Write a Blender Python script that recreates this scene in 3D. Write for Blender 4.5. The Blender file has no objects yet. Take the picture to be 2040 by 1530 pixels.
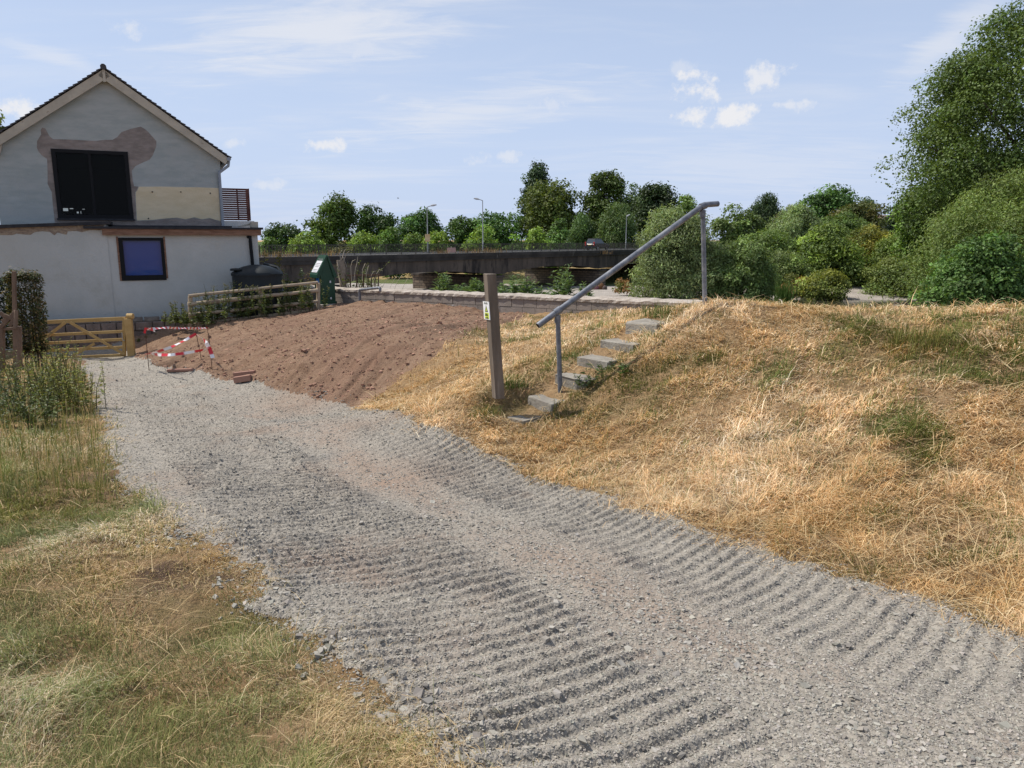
import bpy, math, random
import numpy as np
from mathutils import Vector
rng = np.random.default_rng(7)
random.seed(7)
scene = bpy.context.scene
COL = scene.collection
R = math.radians

# ------------------------------------------------------------------ camera, sky, sun, exposure
F = 1500.0                       # focal length in pixels of the 2040 px wide photograph
PITCH = R(10.83)
SUN_EL, SUN_AZ = R(54), math.atan2(-0.96, 0.28)      # azimuth measured from +Y towards +X
SUN_DIR = Vector((math.sin(SUN_AZ)*math.cos(SUN_EL), math.cos(SUN_AZ)*math.cos(SUN_EL), math.sin(SUN_EL)))
cam = bpy.data.cameras.new('camera'); camo = bpy.data.objects.new('camera', cam); COL.objects.link(camo)
cam.sensor_width = 36.0; cam.lens = 36.0*F/2040; cam.clip_start = 0.05; cam.clip_end = 9000
camo.location = (0, 0, 0); camo.rotation_euler = (R(90)-PITCH, 0, 0)
scene.camera = camo
scene.view_settings.view_transform = 'Standard'
scene.view_settings.look = 'None'
scene.view_settings.exposure = 0.0
scene.cycles.max_bounces = 5; scene.cycles.diffuse_bounces = 2; scene.cycles.glossy_bounces = 2; scene.cycles.transmission_bounces = 2; scene.cycles.transparent_max_bounces = 6
scene.view_settings.gamma = 1.0
sl = bpy.data.lights.new('sun', 'SUN'); sl.energy = 4.9; sl.angle = R(0.5); sl.color = (1.0, 0.95, 0.87)
so = bpy.data.objects.new('sun', sl); COL.objects.link(so)
so.rotation_euler = (-SUN_DIR).to_track_quat('-Z', 'Y').to_euler(); so.location = (-20, 10, 30)

cp, sp = math.cos(PITCH), math.sin(PITCH)
def pray(px, py):
    u = (px-1020)/F; v = (765-py)/F
    return u, cp+v*sp, -sp+v*cp
def P(px, py, Y):
    x, y, z = pray(px, py)
    return np.array((x/y*Y, Y, z/y*Y))

class NT:                                             # small node-tree helper
    def __init__(s, tree): s.t = tree; s.n = tree.nodes; s.l = tree.links
    def add(s, typ, **kw):
        n = s.n.new(typ)
        for k, v in kw.items(): setattr(n, k, v)
        return n
    def put(s, sock, v):
        if isinstance(v, bpy.types.NodeSocket): s.l.new(v, sock)
        elif v is not None: sock.default_value = v
    def math(s, op, a, b=None, c=None, clamp=False):
        n = s.add('ShaderNodeMath', operation=op, use_clamp=clamp)
        s.put(n.inputs[0], a); s.put(n.inputs[1], b)
        if c is not None: s.put(n.inputs[2], c)
        return n.outputs[0]
    def vmath(s, op, a, b=None, out=0):
        n = s.add('ShaderNodeVectorMath', operation=op)
        s.put(n.inputs[0], a)
        if b is not None: s.put(n.inputs[1], b)
        return n.outputs['Value'] if op in ('DOT_PRODUCT', 'LENGTH', 'DISTANCE') else n.outputs[0]
    def noise(s, vec, scale, detail=4, rough=0.55, dist=0.0):
        n = s.add('ShaderNodeTexNoise'); s.put(n.inputs['Vector'], vec)
        n.inputs['Scale'].default_value = scale; n.inputs['Detail'].default_value = detail
        n.inputs['Roughness'].default_value = rough; n.inputs['Distortion'].default_value = dist
        return n.outputs[0]
    def ramp(s, f, lo, hi, a=0.0, b=1.0):
        n = s.add('ShaderNodeMapRange', interpolation_type='SMOOTHSTEP'); s.put(n.inputs[0], f)
        for i, v in enumerate((lo, hi, a, b)): n.inputs[i+1].default_value = v
        return n.outputs[0]
    def mix(s, f, a, b, mode='MIX'):
        n = s.add('ShaderNodeMix', data_type='RGBA', blend_type=mode)
        s.put(n.inputs[0], f)
        for i, v in ((6, a), (7, b)):
            if not isinstance(v, bpy.types.NodeSocket) and v is not None: v = tuple(v)+((1,) if len(v) == 3 else ())
            s.put(n.inputs[i], v)
        return n.outputs[2]

W = bpy.data.worlds.new('World'); scene.world = W; W.use_nodes = True
w = NT(W.node_tree); w.n.clear()
sky = w.add('ShaderNodeTexSky', sky_type='NISHITA'); sky.sun_disc = False
sky.sun_elevation = SUN_EL; sky.sun_rotation = SUN_AZ
sky.altitude = 60; sky.air_density = 1.0; sky.dust_density = 1.6; sky.ozone_density = 1.6
dirn = w.vmath('NORMALIZE', w.add('ShaderNodeTexCoord').outputs['Generated'])
sep = w.add('ShaderNodeSeparateXYZ'); w.put(sep.inputs[0], dirn)
CLOUD = (7.5, 7.5, 7.7)
# thin high cirrus veil: noise on a flat layer far overhead
iz = w.math('DIVIDE', 1.0, w.math('ADD', w.math('MAXIMUM', sep.outputs[2], 0.0), 0.12))
lay = w.add('ShaderNodeCombineXYZ')
w.put(lay.inputs[0], w.math('MULTIPLY', sep.outputs[0], iz)); w.put(lay.inputs[1], w.math('MULTIPLY', sep.outputs[1], iz))
mp = w.add('ShaderNodeMapping'); w.put(mp.inputs[0], lay.outputs[0]); mp.inputs['Rotation'].default_value = (0, 0, R(24)); mp.inputs['Scale'].default_value = (0.55, 1.7, 1)
cir = w.noise(mp.outputs[0], 1.15, 7, 0.6, 0.5)
cirf = w.math('MULTIPLY', w.ramp(cir, 0.44, 0.78), 0.34)
fine = w.noise(dirn, 34, 7, 0.66)
wisp = w.noise(mp.outputs[0], 4.0, 6, 0.65, 0.6)
def cloud(px, py, rx, ry, ang, strength, nz, amp, soft):
    c = Vector(pray(px, py)).normalized()
    right = Vector((0, 0, 1)).cross(c).normalized()*-1; up = right.cross(c)
    if up.z < 0: up = -up
    a = R(ang); e1 = right*math.cos(a)+up*math.sin(a); e2 = up*math.cos(a)-right*math.sin(a)
    d = w.vmath('SUBTRACT', dirn, tuple(c))
    aa = w.math('DIVIDE', w.vmath('DOT_PRODUCT', d, tuple(e1)), rx*1.12/F); bb = w.math('DIVIDE', w.vmath('DOT_PRODUCT', d, tuple(e2)), ry*1.15/F)
    r = w.math('SQRT', w.math('ADD', w.math('MULTIPLY', aa, aa), w.math('MULTIPLY', bb, bb)))
    f = w.math('ADD', w.math('SUBTRACT', 1.0, r), w.math('MULTIPLY', w.math('SUBTRACT', nz, 0.5), amp))
    return w.math('MULTIPLY', w.ramp(f, 0.0, soft), strength)
fac = cirf
for b in ((1388,178,46,27,-14,.95), (1386,231,36,20,0,.9), (1466,229,48,20,10,.95), (1522,160,36,24,10,.8), (1566,208,40,11,0,.6),
          (1350,138,32,12,8,.35), (660,290,40,15,8,.85), (992,312,46,14,0,.5), (468,285,24,9,5,.45), (538,369,30,12,0,.45), (5,218,50,20,0,.9),
          (258,58,22,20,-40,.5), (725,98,44,18,10,.45), (1075,215,60,20,0,.4)):
    fac = w.math('MAXIMUM', fac, cloud(*b, fine, 4.0, 0.95))
for b in ((650,60,350,75,12,.65), (950,220,330,55,10,.5), (110,115,130,18,-14,.4), (1900,70,150,36,38,.5), (1500,330,380,70,-2,.28)):
    fac = w.math('MAXIMUM', fac, cloud(*b, wisp, 2.2, 1.1))
hz = w.ramp(sep.outputs[2], 0.0, 0.6, 0.88, 0.40)        # thin summer veil low in the sky
base = w.mix(hz, sky.outputs[0], (5.1, 6.1, 8.2))
skyc = w.mix(fac, base, CLOUD)
bg = w.add('ShaderNodeBackground'); w.put(bg.inputs[0], skyc); bg.inputs[1].default_value = 0.115
wo = w.add('ShaderNodeOutputWorld'); w.l.new(bg.outputs[0], wo.inputs[0])

# ------------------------------------------------------------------ numpy noise
def _hash(ix, iy, seed):
    h = (ix.astype(np.int64)*374761393 + iy.astype(np.int64)*668265263 + seed*1274126177) & 0xffffffff
    h = ((h ^ (h >> 13))*1274126177) & 0xffffffff
    return ((h ^ (h >> 16)) & 0xffff)/65535.0
def vnoise(x, y, seed=0):
    x = np.asarray(x, float); y = np.asarray(y, float)
    ix = np.floor(x); iy = np.floor(y); fx = x-ix; fy = y-iy
    fx = fx*fx*(3-2*fx); fy = fy*fy*(3-2*fy)
    a = _hash(ix, iy, seed); b = _hash(ix+1, iy, seed); c = _hash(ix, iy+1, seed); d = _hash(ix+1, iy+1, seed)
    return (a*(1-fx)+b*fx)*(1-fy)+(c*(1-fx)+d*fx)*fy
def fbm(x, y, seed=0, oct=4, gain=.5):
    s = 0; a = 1; t = 0
    for i in range(oct):
        s = s+a*(vnoise(x*2**i+i*17.3, y*2**i-i*9.1, seed+i)-.5)*2; t += a; a *= gain
    return s/t
def sstep(x, a, b):
    t = np.clip((x-a)/(b-a), 0, 1); return t*t*(3-2*t)

# ------------------------------------------------------------------ terrain
A2 = np.array(P(670, 574, 24.3)[:2]); B2 = np.array(P(1395, 602, 15.6)[:2])      # river wall, front top edge
wdir = (B2-A2)/np.linalg.norm(B2-A2); WLEN = np.linalg.norm(B2-A2)
wn = np.array((-wdir[1], wdir[0]));  wn = wn if wn[1] > 0 else -wn               # towards the river
def wallY(px):                                                                  # depth of the wall front at a pixel column
    k = (px-1020)/F
    d = wdir; t = (k*A2[1]-A2[0])/(d[0]-k*d[1])
    return A2[1]+t*d[1]
def plane(x, y): return -1.6-.07*y
def on_plane(px, py):
    x, y, z = pray(px, py); k = z/y; Y = -1.6/(k+.07); return np.array((x/y*Y, Y, k*Y))
ctl = []
for p in ((0,1500),(0,1200),(0,1000),(60,880),(300,1400),(600,1300),(500,1180),(290,1000),(205,900),(890,1500),(1200,1500),(1300,1200),(900,1050),
          (1900,1400),(700,900),(500,850),(400,780),(250,790),(720,803),(1000,912),(1250,1005),(1500,1085),(1750,1165),(2040,1275),(560,785),(440,750)):
    ctl.append(on_plane(*p))
for x, y in ((3,-2),(-3,-2),(-6,1),(0,0),(7,-6),(-8,-6),(0,-12)): ctl.append((x, y, plane(x, max(y, -4))))
for p in ((160,740,15.0),(200,722,19),(265,712,20),(300,716,18.8),(120,715,19.6),(0,745,15.8),(-60,800,12.5),(-200,760,15),
          (385,655,21.4),(500,638,22.3),(620,622,23.1),(700,607,23.4),(780,606,22.2),(870,611,20.7),(1000,626,wallY(1000)),
          (1100,624,wallY(1100)),(1200,620,wallY(1200)),(1300,618,wallY(1300)),(1395,612,15.5),
          (800,700,12.2),(900,660,13.6),(650,700,12.9),(500,700,15.6),(400,690,18.3),
          (990,775,8.25),(930,780,9.0),(990,700,11),(990,655,15),
          (1045,828,8.1),(1090,792,8.35),(1150,750,8.65),(1195,719,8.9),(1245,687,9.15),(1290,648,9.4),
          (1200,660,13.0),(1300,622,13),(1405,608,9.3),(1450,614,9.5),(1500,617,9.3),(1600,617,9.2),(1800,620,8.9),(2040,624,8.5),(2300,630,8.2),(2800,640,7.5)):
    q_ = P(*p); q_[2] += .015 if p[:2] in ((1090,792),(1150,750),(1195,719),(1245,687),(1290,648)) else 0; ctl.append(q_)
for x, y, z in ((-14,26,-2.6),(-22,30,-2.5),(-20,20,-3.0),(-18,12,-2.5),(-8,30,-2.2),(6,20,-1.4),(12,16,-1.0),(10,4,-.8),(14,-4,-.9),(5,11.6,-1.15),(8,11.2,-1.15),(12,10.5,-1.1),(3.4,11.2,-1.12)): ctl.append((x, y, z))
ctl = np.array(ctl)
def _U(r2): return np.where(r2 > 1e-9, r2*np.log(np.maximum(r2, 1e-9)), 0)
n_ = len(ctl)
K = _U(((ctl[:, None, :2]-ctl[None, :, :2])**2).sum(-1))+np.eye(n_)*0.12
Pm = np.hstack([np.ones((n_, 1)), ctl[:, :2]])
sol = np.linalg.solve(np.block([[K, Pm], [Pm.T, np.zeros((3, 3))]]), np.concatenate([ctl[:, 2], np.zeros(3)]))
def tps(x, y):
    out = sol[n_]+sol[n_+1]*x+sol[n_+2]*y
    for i in range(n_): out = out+sol[i]*_U((x-ctl[i, 0])**2+(y-ctl[i, 1])**2)
    return out
CR = np.array([(-300,260),(-60,100),(-34,72),(-27,55),(-16,35),A2+wn*.45-wdir*4.5,A2+wn*.45,B2+wn*.45,B2+wn*.1+wdir*.6,(4.7,12.2),(5.6,10.1),(8,9.5),(12,8.6),(40,2),(300,-60)])
def seg_dist(x, y, poly, closed=False):
    n = len(poly); d2 = np.full(np.shape(x), 1e18)
    for i in range(n if closed else n-1):
        a = poly[i]; b = poly[(i+1) % n]; e = b-a
        t = np.clip(((x-a[0])*e[0]+(y-a[1])*e[1])/(e@e), 0, 1)
        d2 = np.minimum(d2, (x-a[0]-t*e[0])**2+(y-a[1]-t*e[1])**2)
    return np.sqrt(d2)
def inside(x, y, poly):
    c = np.zeros(np.shape(x), bool); n = len(poly)
    for i in range(n):
        a = poly[i]; b = poly[(i+1) % n]
        if a[1] == b[1]: continue
        hit = ((a[1] > y) != (b[1] > y)) & (x < (b[0]-a[0])*(y-a[1])/(b[1]-a[1])+a[0])
        c ^= hit
    return c
def sdist(x, y, poly):
    d = seg_dist(x, y, poly, True); return np.where(inside(x, y, poly), -d, d)
RIV = np.vstack([CR, [(300, 900), (-300, 900)]])
def riverbed(x, y):
    wob = fbm(x*.06, y*.06, 5)*5
    z = -5.65-np.clip(y-70, -30, 48)*.027
    ch = sstep(x+wob*.5, 16, 21)*(1-sstep(y+wob*.35, 76, 82))          # the stream channel on the right
    zr = -5.9+sstep(y+wob*.5, 80, 92)*1.2+sstep(y, 92, 125)*1.6
    right = sstep(x, 22, 36)
    z = z*(1-right)+zr*right
    z = z*(1-ch)-6.75*ch
    far = sstep(y+.25*x, 133, 146)*1.7+sstep(y, 146, 260)*3.2
    z = z+far*(1-right)+sstep(y, 146, 260)*1.8*right
    return z+fbm(x*.25, y*.25, 9)*.12
STEPS = ((1048,826,8.1,.12),(1094,784,8.35,.19),(1152,746,8.65,.24),(1196,712,8.9,.24),(1246,678,9.15,.25),(1293,640,9.4,.25))
STP = np.array([P(a, b, c) for a, b, c, d in STEPS])
st0 = STP[0, :2]; st_d = STP[-1, :2]-st0; st_L = np.linalg.norm(st_d); st_d = st_d/st_L; st_n = np.array((-st_d[1], st_d[0]))
st_al = (STP[:, :2]-st0)@st_d
def step_ramp(x, y, z):
    al = (x-st0[0])*st_d[0]+(y-st0[1])*st_d[1]; ac = (x-st0[0])*st_n[0]+(y-st0[1])*st_n[1]
    wt = (1-sstep(np.abs(ac), .19, .46))*sstep(al, -.6, -.15)*(1-sstep(al, st_L+.1, st_L+.6))
    return z*(1-wt)+(np.interp(al, st_al, STP[:, 2])-.065)*wt
def Hbase(x, y):
    x = np.asarray(x, float); y = np.asarray(y, float)
    r = np.hypot(x, y-10)
    zn = tps(np.clip(x, -40, 24), np.clip(y, -14, 40))
    t = sstep(r, 18, 45)
    zn = np.clip(zn, -3.6, -.55)*(1-t)+(-2.3)*t
    s = sdist(x, y, RIV); s = np.where(s < 0, -s, 0)
    tt = sstep(s, .25, 17)
    return step_ramp(x, y, zn*(1-tt)+riverbed(x, y)*tt)
def G(px, py, fn=None):
    x, y, z = pray(px, py); Y = np.geomspace(1.0, 400, 6000)
    h = (fn or Hbase)(x/y*Y, Y); k = np.argmax(z/y*Y < h)
    return np.array((x/y*Y[k], Y[k], h[k]))
def Gi(pts): return [G(*p)[:2] for p in pts]
PATH = np.array(Gi([(890,1500),(760,1390),(640,1275),(525,1200),(500,1150),(430,1090),(290,1000),(212,920),(205,850),(185,780),(158,737),(170,722)])
   + [P(70,715,20.5)[:2], P(268,708,21.5)[:2]] + Gi([(300,728),(345,741),(420,745),(450,758),(540,781),(620,789),(690,806),(850,856),(1000,914),(1250,1005),(1500,1085),(1750,1165),(2040,1275)])
   + [np.array((5.2,-1.5)), np.array((9,-7)), np.array((5,-9)), np.array((1.9,-1.2))])
SOIL = np.array([P(60,705,21.5)[:2], P(120,714,19.7)[:2]] + Gi([(262,735),(300,752),(345,762),(420,768),(450,782),(540,806),(620,815),(690,826),(732,806),(800,757),(870,712),(935,669),(985,652),(1045,635)])
   + [A2+wdir*(WLEN*.62)+wn*.1, A2+wn*.1, P(640,600,24.6)[:2], P(500,600,23.6)[:2], P(385,640,22.4)[:2], P(300,650,22.6)[:2]])
pdir = np.array((-.53, .848)); pper = np.array((.848, .53))
def path_detail(x, y):
    s = x*pdir[0]+y*pdir[1]; wv = x*pper[0]+y*pper[1]
    bend = sstep(s, 9, 22)
    wob = fbm(x*.9, y*.9, 21)*.09+fbm(x*3, y*3, 22)*.022
    ph = (s+wob*.8-.11*(wv-2.1)**2)/.102
    fr = ph-np.floor(ph)
    rib = np.where(fr < .38, fr/.38, (1-fr)/.62); rib = .5-.5*np.cos(math.pi*rib)
    left = sstep(wv, .78, .95)*(1-sstep(wv, 1.98, 2.22)); rightb = sstep(wv, 2.62, 2.85)*(1-sstep(wv, 3.5, 3.72))
    amp = (left*1.15+rightb*.8)*(.7+.3*sstep(fbm(x*.8+5, y*.8, 23), -.35, .25))*(1-.7*bend)
    brk = .55+.6*sstep(fbm(x*3.1+9, y*3.1, 24, 3), -.45, .35)
    h = amp*brk*rib*(.026+.012*sstep(s, 2.5, 6.5))
    rut = -np.exp(-((wv-1.5)/.42)**2)*.03-np.exp(-((wv-3.15)/.4)**2)*.03
    h = h+rut+fbm(x*2.2, y*2.2, 31)*.018+fbm(x*9, y*9, 32, 3)*.007+fbm(x*34, y*34, 33, 2)*.005
    h = h+(fbm(wv*3.2+3, s*.12, 35, 2))*.02*bend
    return h+.025
def soil_detail(x, y):
    a = x*.35+y*.937; b = -x*.937+y*.35                  # rake marks run obliquely up the slope
    n = fbm(a*.4, b*2.4, 41, 4)*.05+fbm(a*.7, b*6.5, 42, 3)*.07+fbm(x*9, y*9, 43, 3)*.016
    hole = np.exp(-(((x-HOLE[0])**2+(y-HOLE[1])**2)/.10))
    return n+.05-.35*hole
HOLE = G(347, 722)[:2]
def grass_detail(x, y):
    return fbm(x*.8, y*.8, 51)*.08+fbm(x*2.6, y*2.6, 52)*.06+fbm(x*12, y*12, 53, 2)*.012
def masks(x, y):
    e = fbm(x*1.7, y*1.7, 61)*.13+fbm(x*7, y*7, 62, 3)*.07
    return sdist(x, y, PATH)+e, sdist(x, y, SOIL)+e*1.3
def H(x, y):
    x = np.asarray(x, float); y = np.asarray(y, float)
    near = 1-sstep(np.hypot(x, y), 26, 34)
    dp, ds = masks(x, y)
    wp = 1-sstep(dp, -.09, .05); ws = (1-sstep(ds, -.2, .12))*(1-wp)
    d = path_detail(x, y)*wp+soil_detail(x, y)*ws+grass_detail(x, y)*(1-wp)*(1-ws)
    return Hbase(x, y)+d*near

# ------------------------------------------------------------------ mesh helpers
def np_mesh(name, V, T, m, col=None, smooth=False, parent=None, loc=None, mats=None, mi=None):
    me = bpy.data.meshes.new(name); V = np.asarray(V, np.float32); T = np.asarray(T, np.int32)
    if loc is not None: V = V-np.asarray(loc, np.float32)
    k = T.shape[1]
    me.vertices.add(len(V)); me.vertices.foreach_set('co', V.ravel())
    me.loops.add(T.size); me.loops.foreach_set('vertex_index', T.ravel())
    me.polygons.add(len(T)); me.polygons.foreach_set('loop_start', np.arange(0, T.size, k, dtype=np.int32))
    me.polygons.foreach_set('loop_total', np.full(len(T), k, np.int32))
    me.polygons.foreach_set('use_smooth', np.full(len(T), bool(smooth)))
    if col is not None:
        a = me.color_attributes.new('col', 'FLOAT_COLOR', 'POINT')
        a.data.foreach_set('color', np.hstack([col, np.ones((len(col), 1))]).astype(np.float32).ravel())
    me.materials.append(m); me.update(calc_edges=True)
    o = bpy.data.objects.new(name, me); COL.objects.link(o)
    if parent is not None: o.parent = parent
    elif loc is not None: o.location = loc
    return o
def tag(o, label, cat, group=None):
    o['label'] = label; o['category'] = cat
    if group: o['group'] = group
    return o
def structure(o): o['kind'] = 'structure'; return o
def thing(name, label, cat, loc, group=None):
    o = bpy.data.objects.new(name, None); COL.objects.link(o); o.location = tuple(float(v) for v in loc); o.empty_display_size = .1
    return tag(o, label, cat, group)
def rootloc(o):
    while o.parent is not None: o = o.parent
    return np.array(o.location)
class MB:
    def __init__(s): s.v = []; s.f = []
    def pts(s, P_, F_):
        b = len(s.v); s.v += [tuple(float(c) for c in p) for p in P_]; s.f += [tuple(b+i for i in f) for f in F_]; return s
    def box(s, c, ax, ay, az):                # centre and three half-axis vectors
        c, ax, ay, az = (np.asarray(q, float) for q in (c, ax, ay, az))
        V = [c+i*ax+j*ay+k*az for k in (-1, 1) for j in (-1, 1) for i in (-1, 1)]
        return s.pts(V, [(0,2,3,1),(4,5,7,6),(0,1,5,4),(2,6,7,3),(0,4,6,2),(1,3,7,5)])
    def bar(s, a, b, wd, ht, up=(0, 0, 1)):
        a = np.asarray(a, float); b = np.asarray(b, float); d = b-a; L = np.linalg.norm(d); d = d/L
        side = np.cross(d, up); nn = np.linalg.norm(side)
        side = np.cross(d, (1, 0, 0)) if nn < 1e-4 else side; side = side/np.linalg.norm(side); u = np.cross(side, d)
        return s.box((a+b)/2, d*L/2, side*wd/2, u*ht/2)
    def tube(s, pts, rad, n=10, cap=True):
        pts = [np.asarray(p, float) for p in pts]; m = len(pts)
        rad = [rad]*m if np.isscalar(rad) else rad
        rings = []; ref = np.array((.31, .17, .93))
        for i in range(m):
            d = pts[min(i+1, m-1)]-pts[max(i-1, 0)]; d = d/(np.linalg.norm(d)+1e-12)
            if abs(d@ref) > .97: ref = np.array((1, .1, 0.))
            a = np.cross(d, ref); a /= np.linalg.norm(a); b = np.cross(d, a)
            ref = np.cross(a, d)
            rings.append([pts[i]+rad[i]*(a*math.cos(t)+b*math.sin(t)) for t in np.arange(n)*2*math.pi/n])
        V = [p for r_ in rings for p in r_]; Fc = []
        for i in range(m-1):
            for j in range(n): Fc.append((i*n+j, i*n+(j+1) % n, (i+1)*n+(j+1) % n, (i+1)*n+j))
        if cap: Fc += [tuple(range(n-1, -1, -1)), tuple((m-1)*n+j for j in range(n))]
        return s.pts(V, Fc)
    def prism(s, poly, ext):
        n = len(poly); ext = np.asarray(ext, float); V = [np.asarray(p, float) for p in poly]; V2 = [p+ext for p in V]
        Fc = [tuple(range(n)), tuple(range(2*n-1, n-1, -1))]+[(i, n+i, n+(i+1) % n, (i+1) % n) for i in range(n)]
        return s.pts(V+V2, Fc)
    def build(s, name, m, parent=None, loc=None, smooth=False, bevel=0, seg=1):
        me = bpy.data.meshes.new(name); o = bpy.data.objects.new(name, me); COL.objects.link(o)
        L = rootloc(parent) if parent is not None else (np.asarray(loc) if loc is not None else np.zeros(3))
        me.from_pydata([tuple(np.asarray(v)-L) for v in s.v], [], s.f)
        me.validate()
        import bmesh
        bm = bmesh.new(); bm.from_mesh(me); bmesh.ops.recalc_face_normals(bm, faces=bm.faces[:]); bm.to_mesh(me); bm.free()
        if smooth:
            me.polygons.foreach_set('use_smooth', [True]*len(me.polygons))
            if hasattr(me, 'set_sharp_from_angle'): me.set_sharp_from_angle(angle=R(38))
        me.materials.append(m)
        if parent is not None: o.parent = parent
        else: o.location = tuple(L)
        if bevel:
            bv = o.modifiers.new('bevel', 'BEVEL'); bv.width = bevel; bv.segments = seg; bv.limit_method = 'ANGLE'; bv.angle_limit = R(35)
        return o

# ------------------------------------------------------------------ materials
def mat(name, c1, c2=None, scale=6, rough=.8, bump=0, bscale=40, metal=0, stretch=(1, 1, 1), c3=None, s3=1.5, f3=(.5, .7), spec=.3, trans=0):
    m = bpy.data.materials.new(name); m.use_nodes = True; t = NT(m.node_tree); b = t.n['Principled BSDF']
    b.inputs['Roughness'].default_value = rough; b.inputs['Metallic'].default_value = metal; b.inputs['Specular IOR Level'].default_value = spec
    co = t.add('ShaderNodeTexCoord').outputs['Object']
    mpn = t.add('ShaderNodeMapping'); t.put(mpn.inputs[0], co); mpn.inputs['Scale'].default_value = stretch
    v = mpn.outputs[0]
    if c2 is not None:
        c = t.mix(t.ramp(t.noise(v, scale, 5, .6), .32, .68), c1, c2)
        if c3 is not None: c = t.mix(t.ramp(t.noise(v, s3, 5, .65), *f3), c, c3)
        t.put(b.inputs['Base Color'], c)
    else: b.inputs['Base Color'].default_value = (*c1, 1)
    if bump:
        bn = t.add('ShaderNodeBump'); bn.inputs['Strength'].default_value = 1; bn.inputs['Distance'].default_value = bump
        t.put(bn.inputs['Height'], t.noise(v, bscale, 5, .6)); t.put(b.inputs['Normal'], bn.outputs[0])
    return m
def attr_mat(name, rough=.7, trans=.3, spec=.25, tcol=(1.15, 1.1, .55)):
    m = bpy.data.materials.new(name); m.use_nodes = True; t = NT(m.node_tree); b = t.n['Principled BSDF']
    a = t.add('ShaderNodeAttribute', attribute_name='col').outputs['Color']
    t.put(b.inputs['Base Color'], a); b.inputs['Roughness'].default_value = rough; b.inputs['Specular IOR Level'].default_value = spec
    if trans:
        tr = t.add('ShaderNodeBsdfTranslucent'); t.put(tr.inputs[0], t.mix(1.0, a, tcol, 'MULTIPLY'))
        mx = t.add('ShaderNodeMixShader'); mx.inputs[0].default_value = trans
        t.l.new(b.outputs[0], mx.inputs[1]); t.l.new(tr.outputs[0], mx.inputs[2]); t.l.new(mx.outputs[0], t.n['Material Output'].inputs[0])
    return m
M_LEAF = attr_mat('leaf', .55, .32, .35)
M_BLADE = attr_mat('grass_blade', .75, .25, .2, (1.0, .95, .7))
M_STONE = attr_mat('loose_stone', .9, 0, .2)
M_BARK = mat('bark', (.10, .075, .055), (.05, .04, .03), 9, .9, .02, 30)

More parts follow.
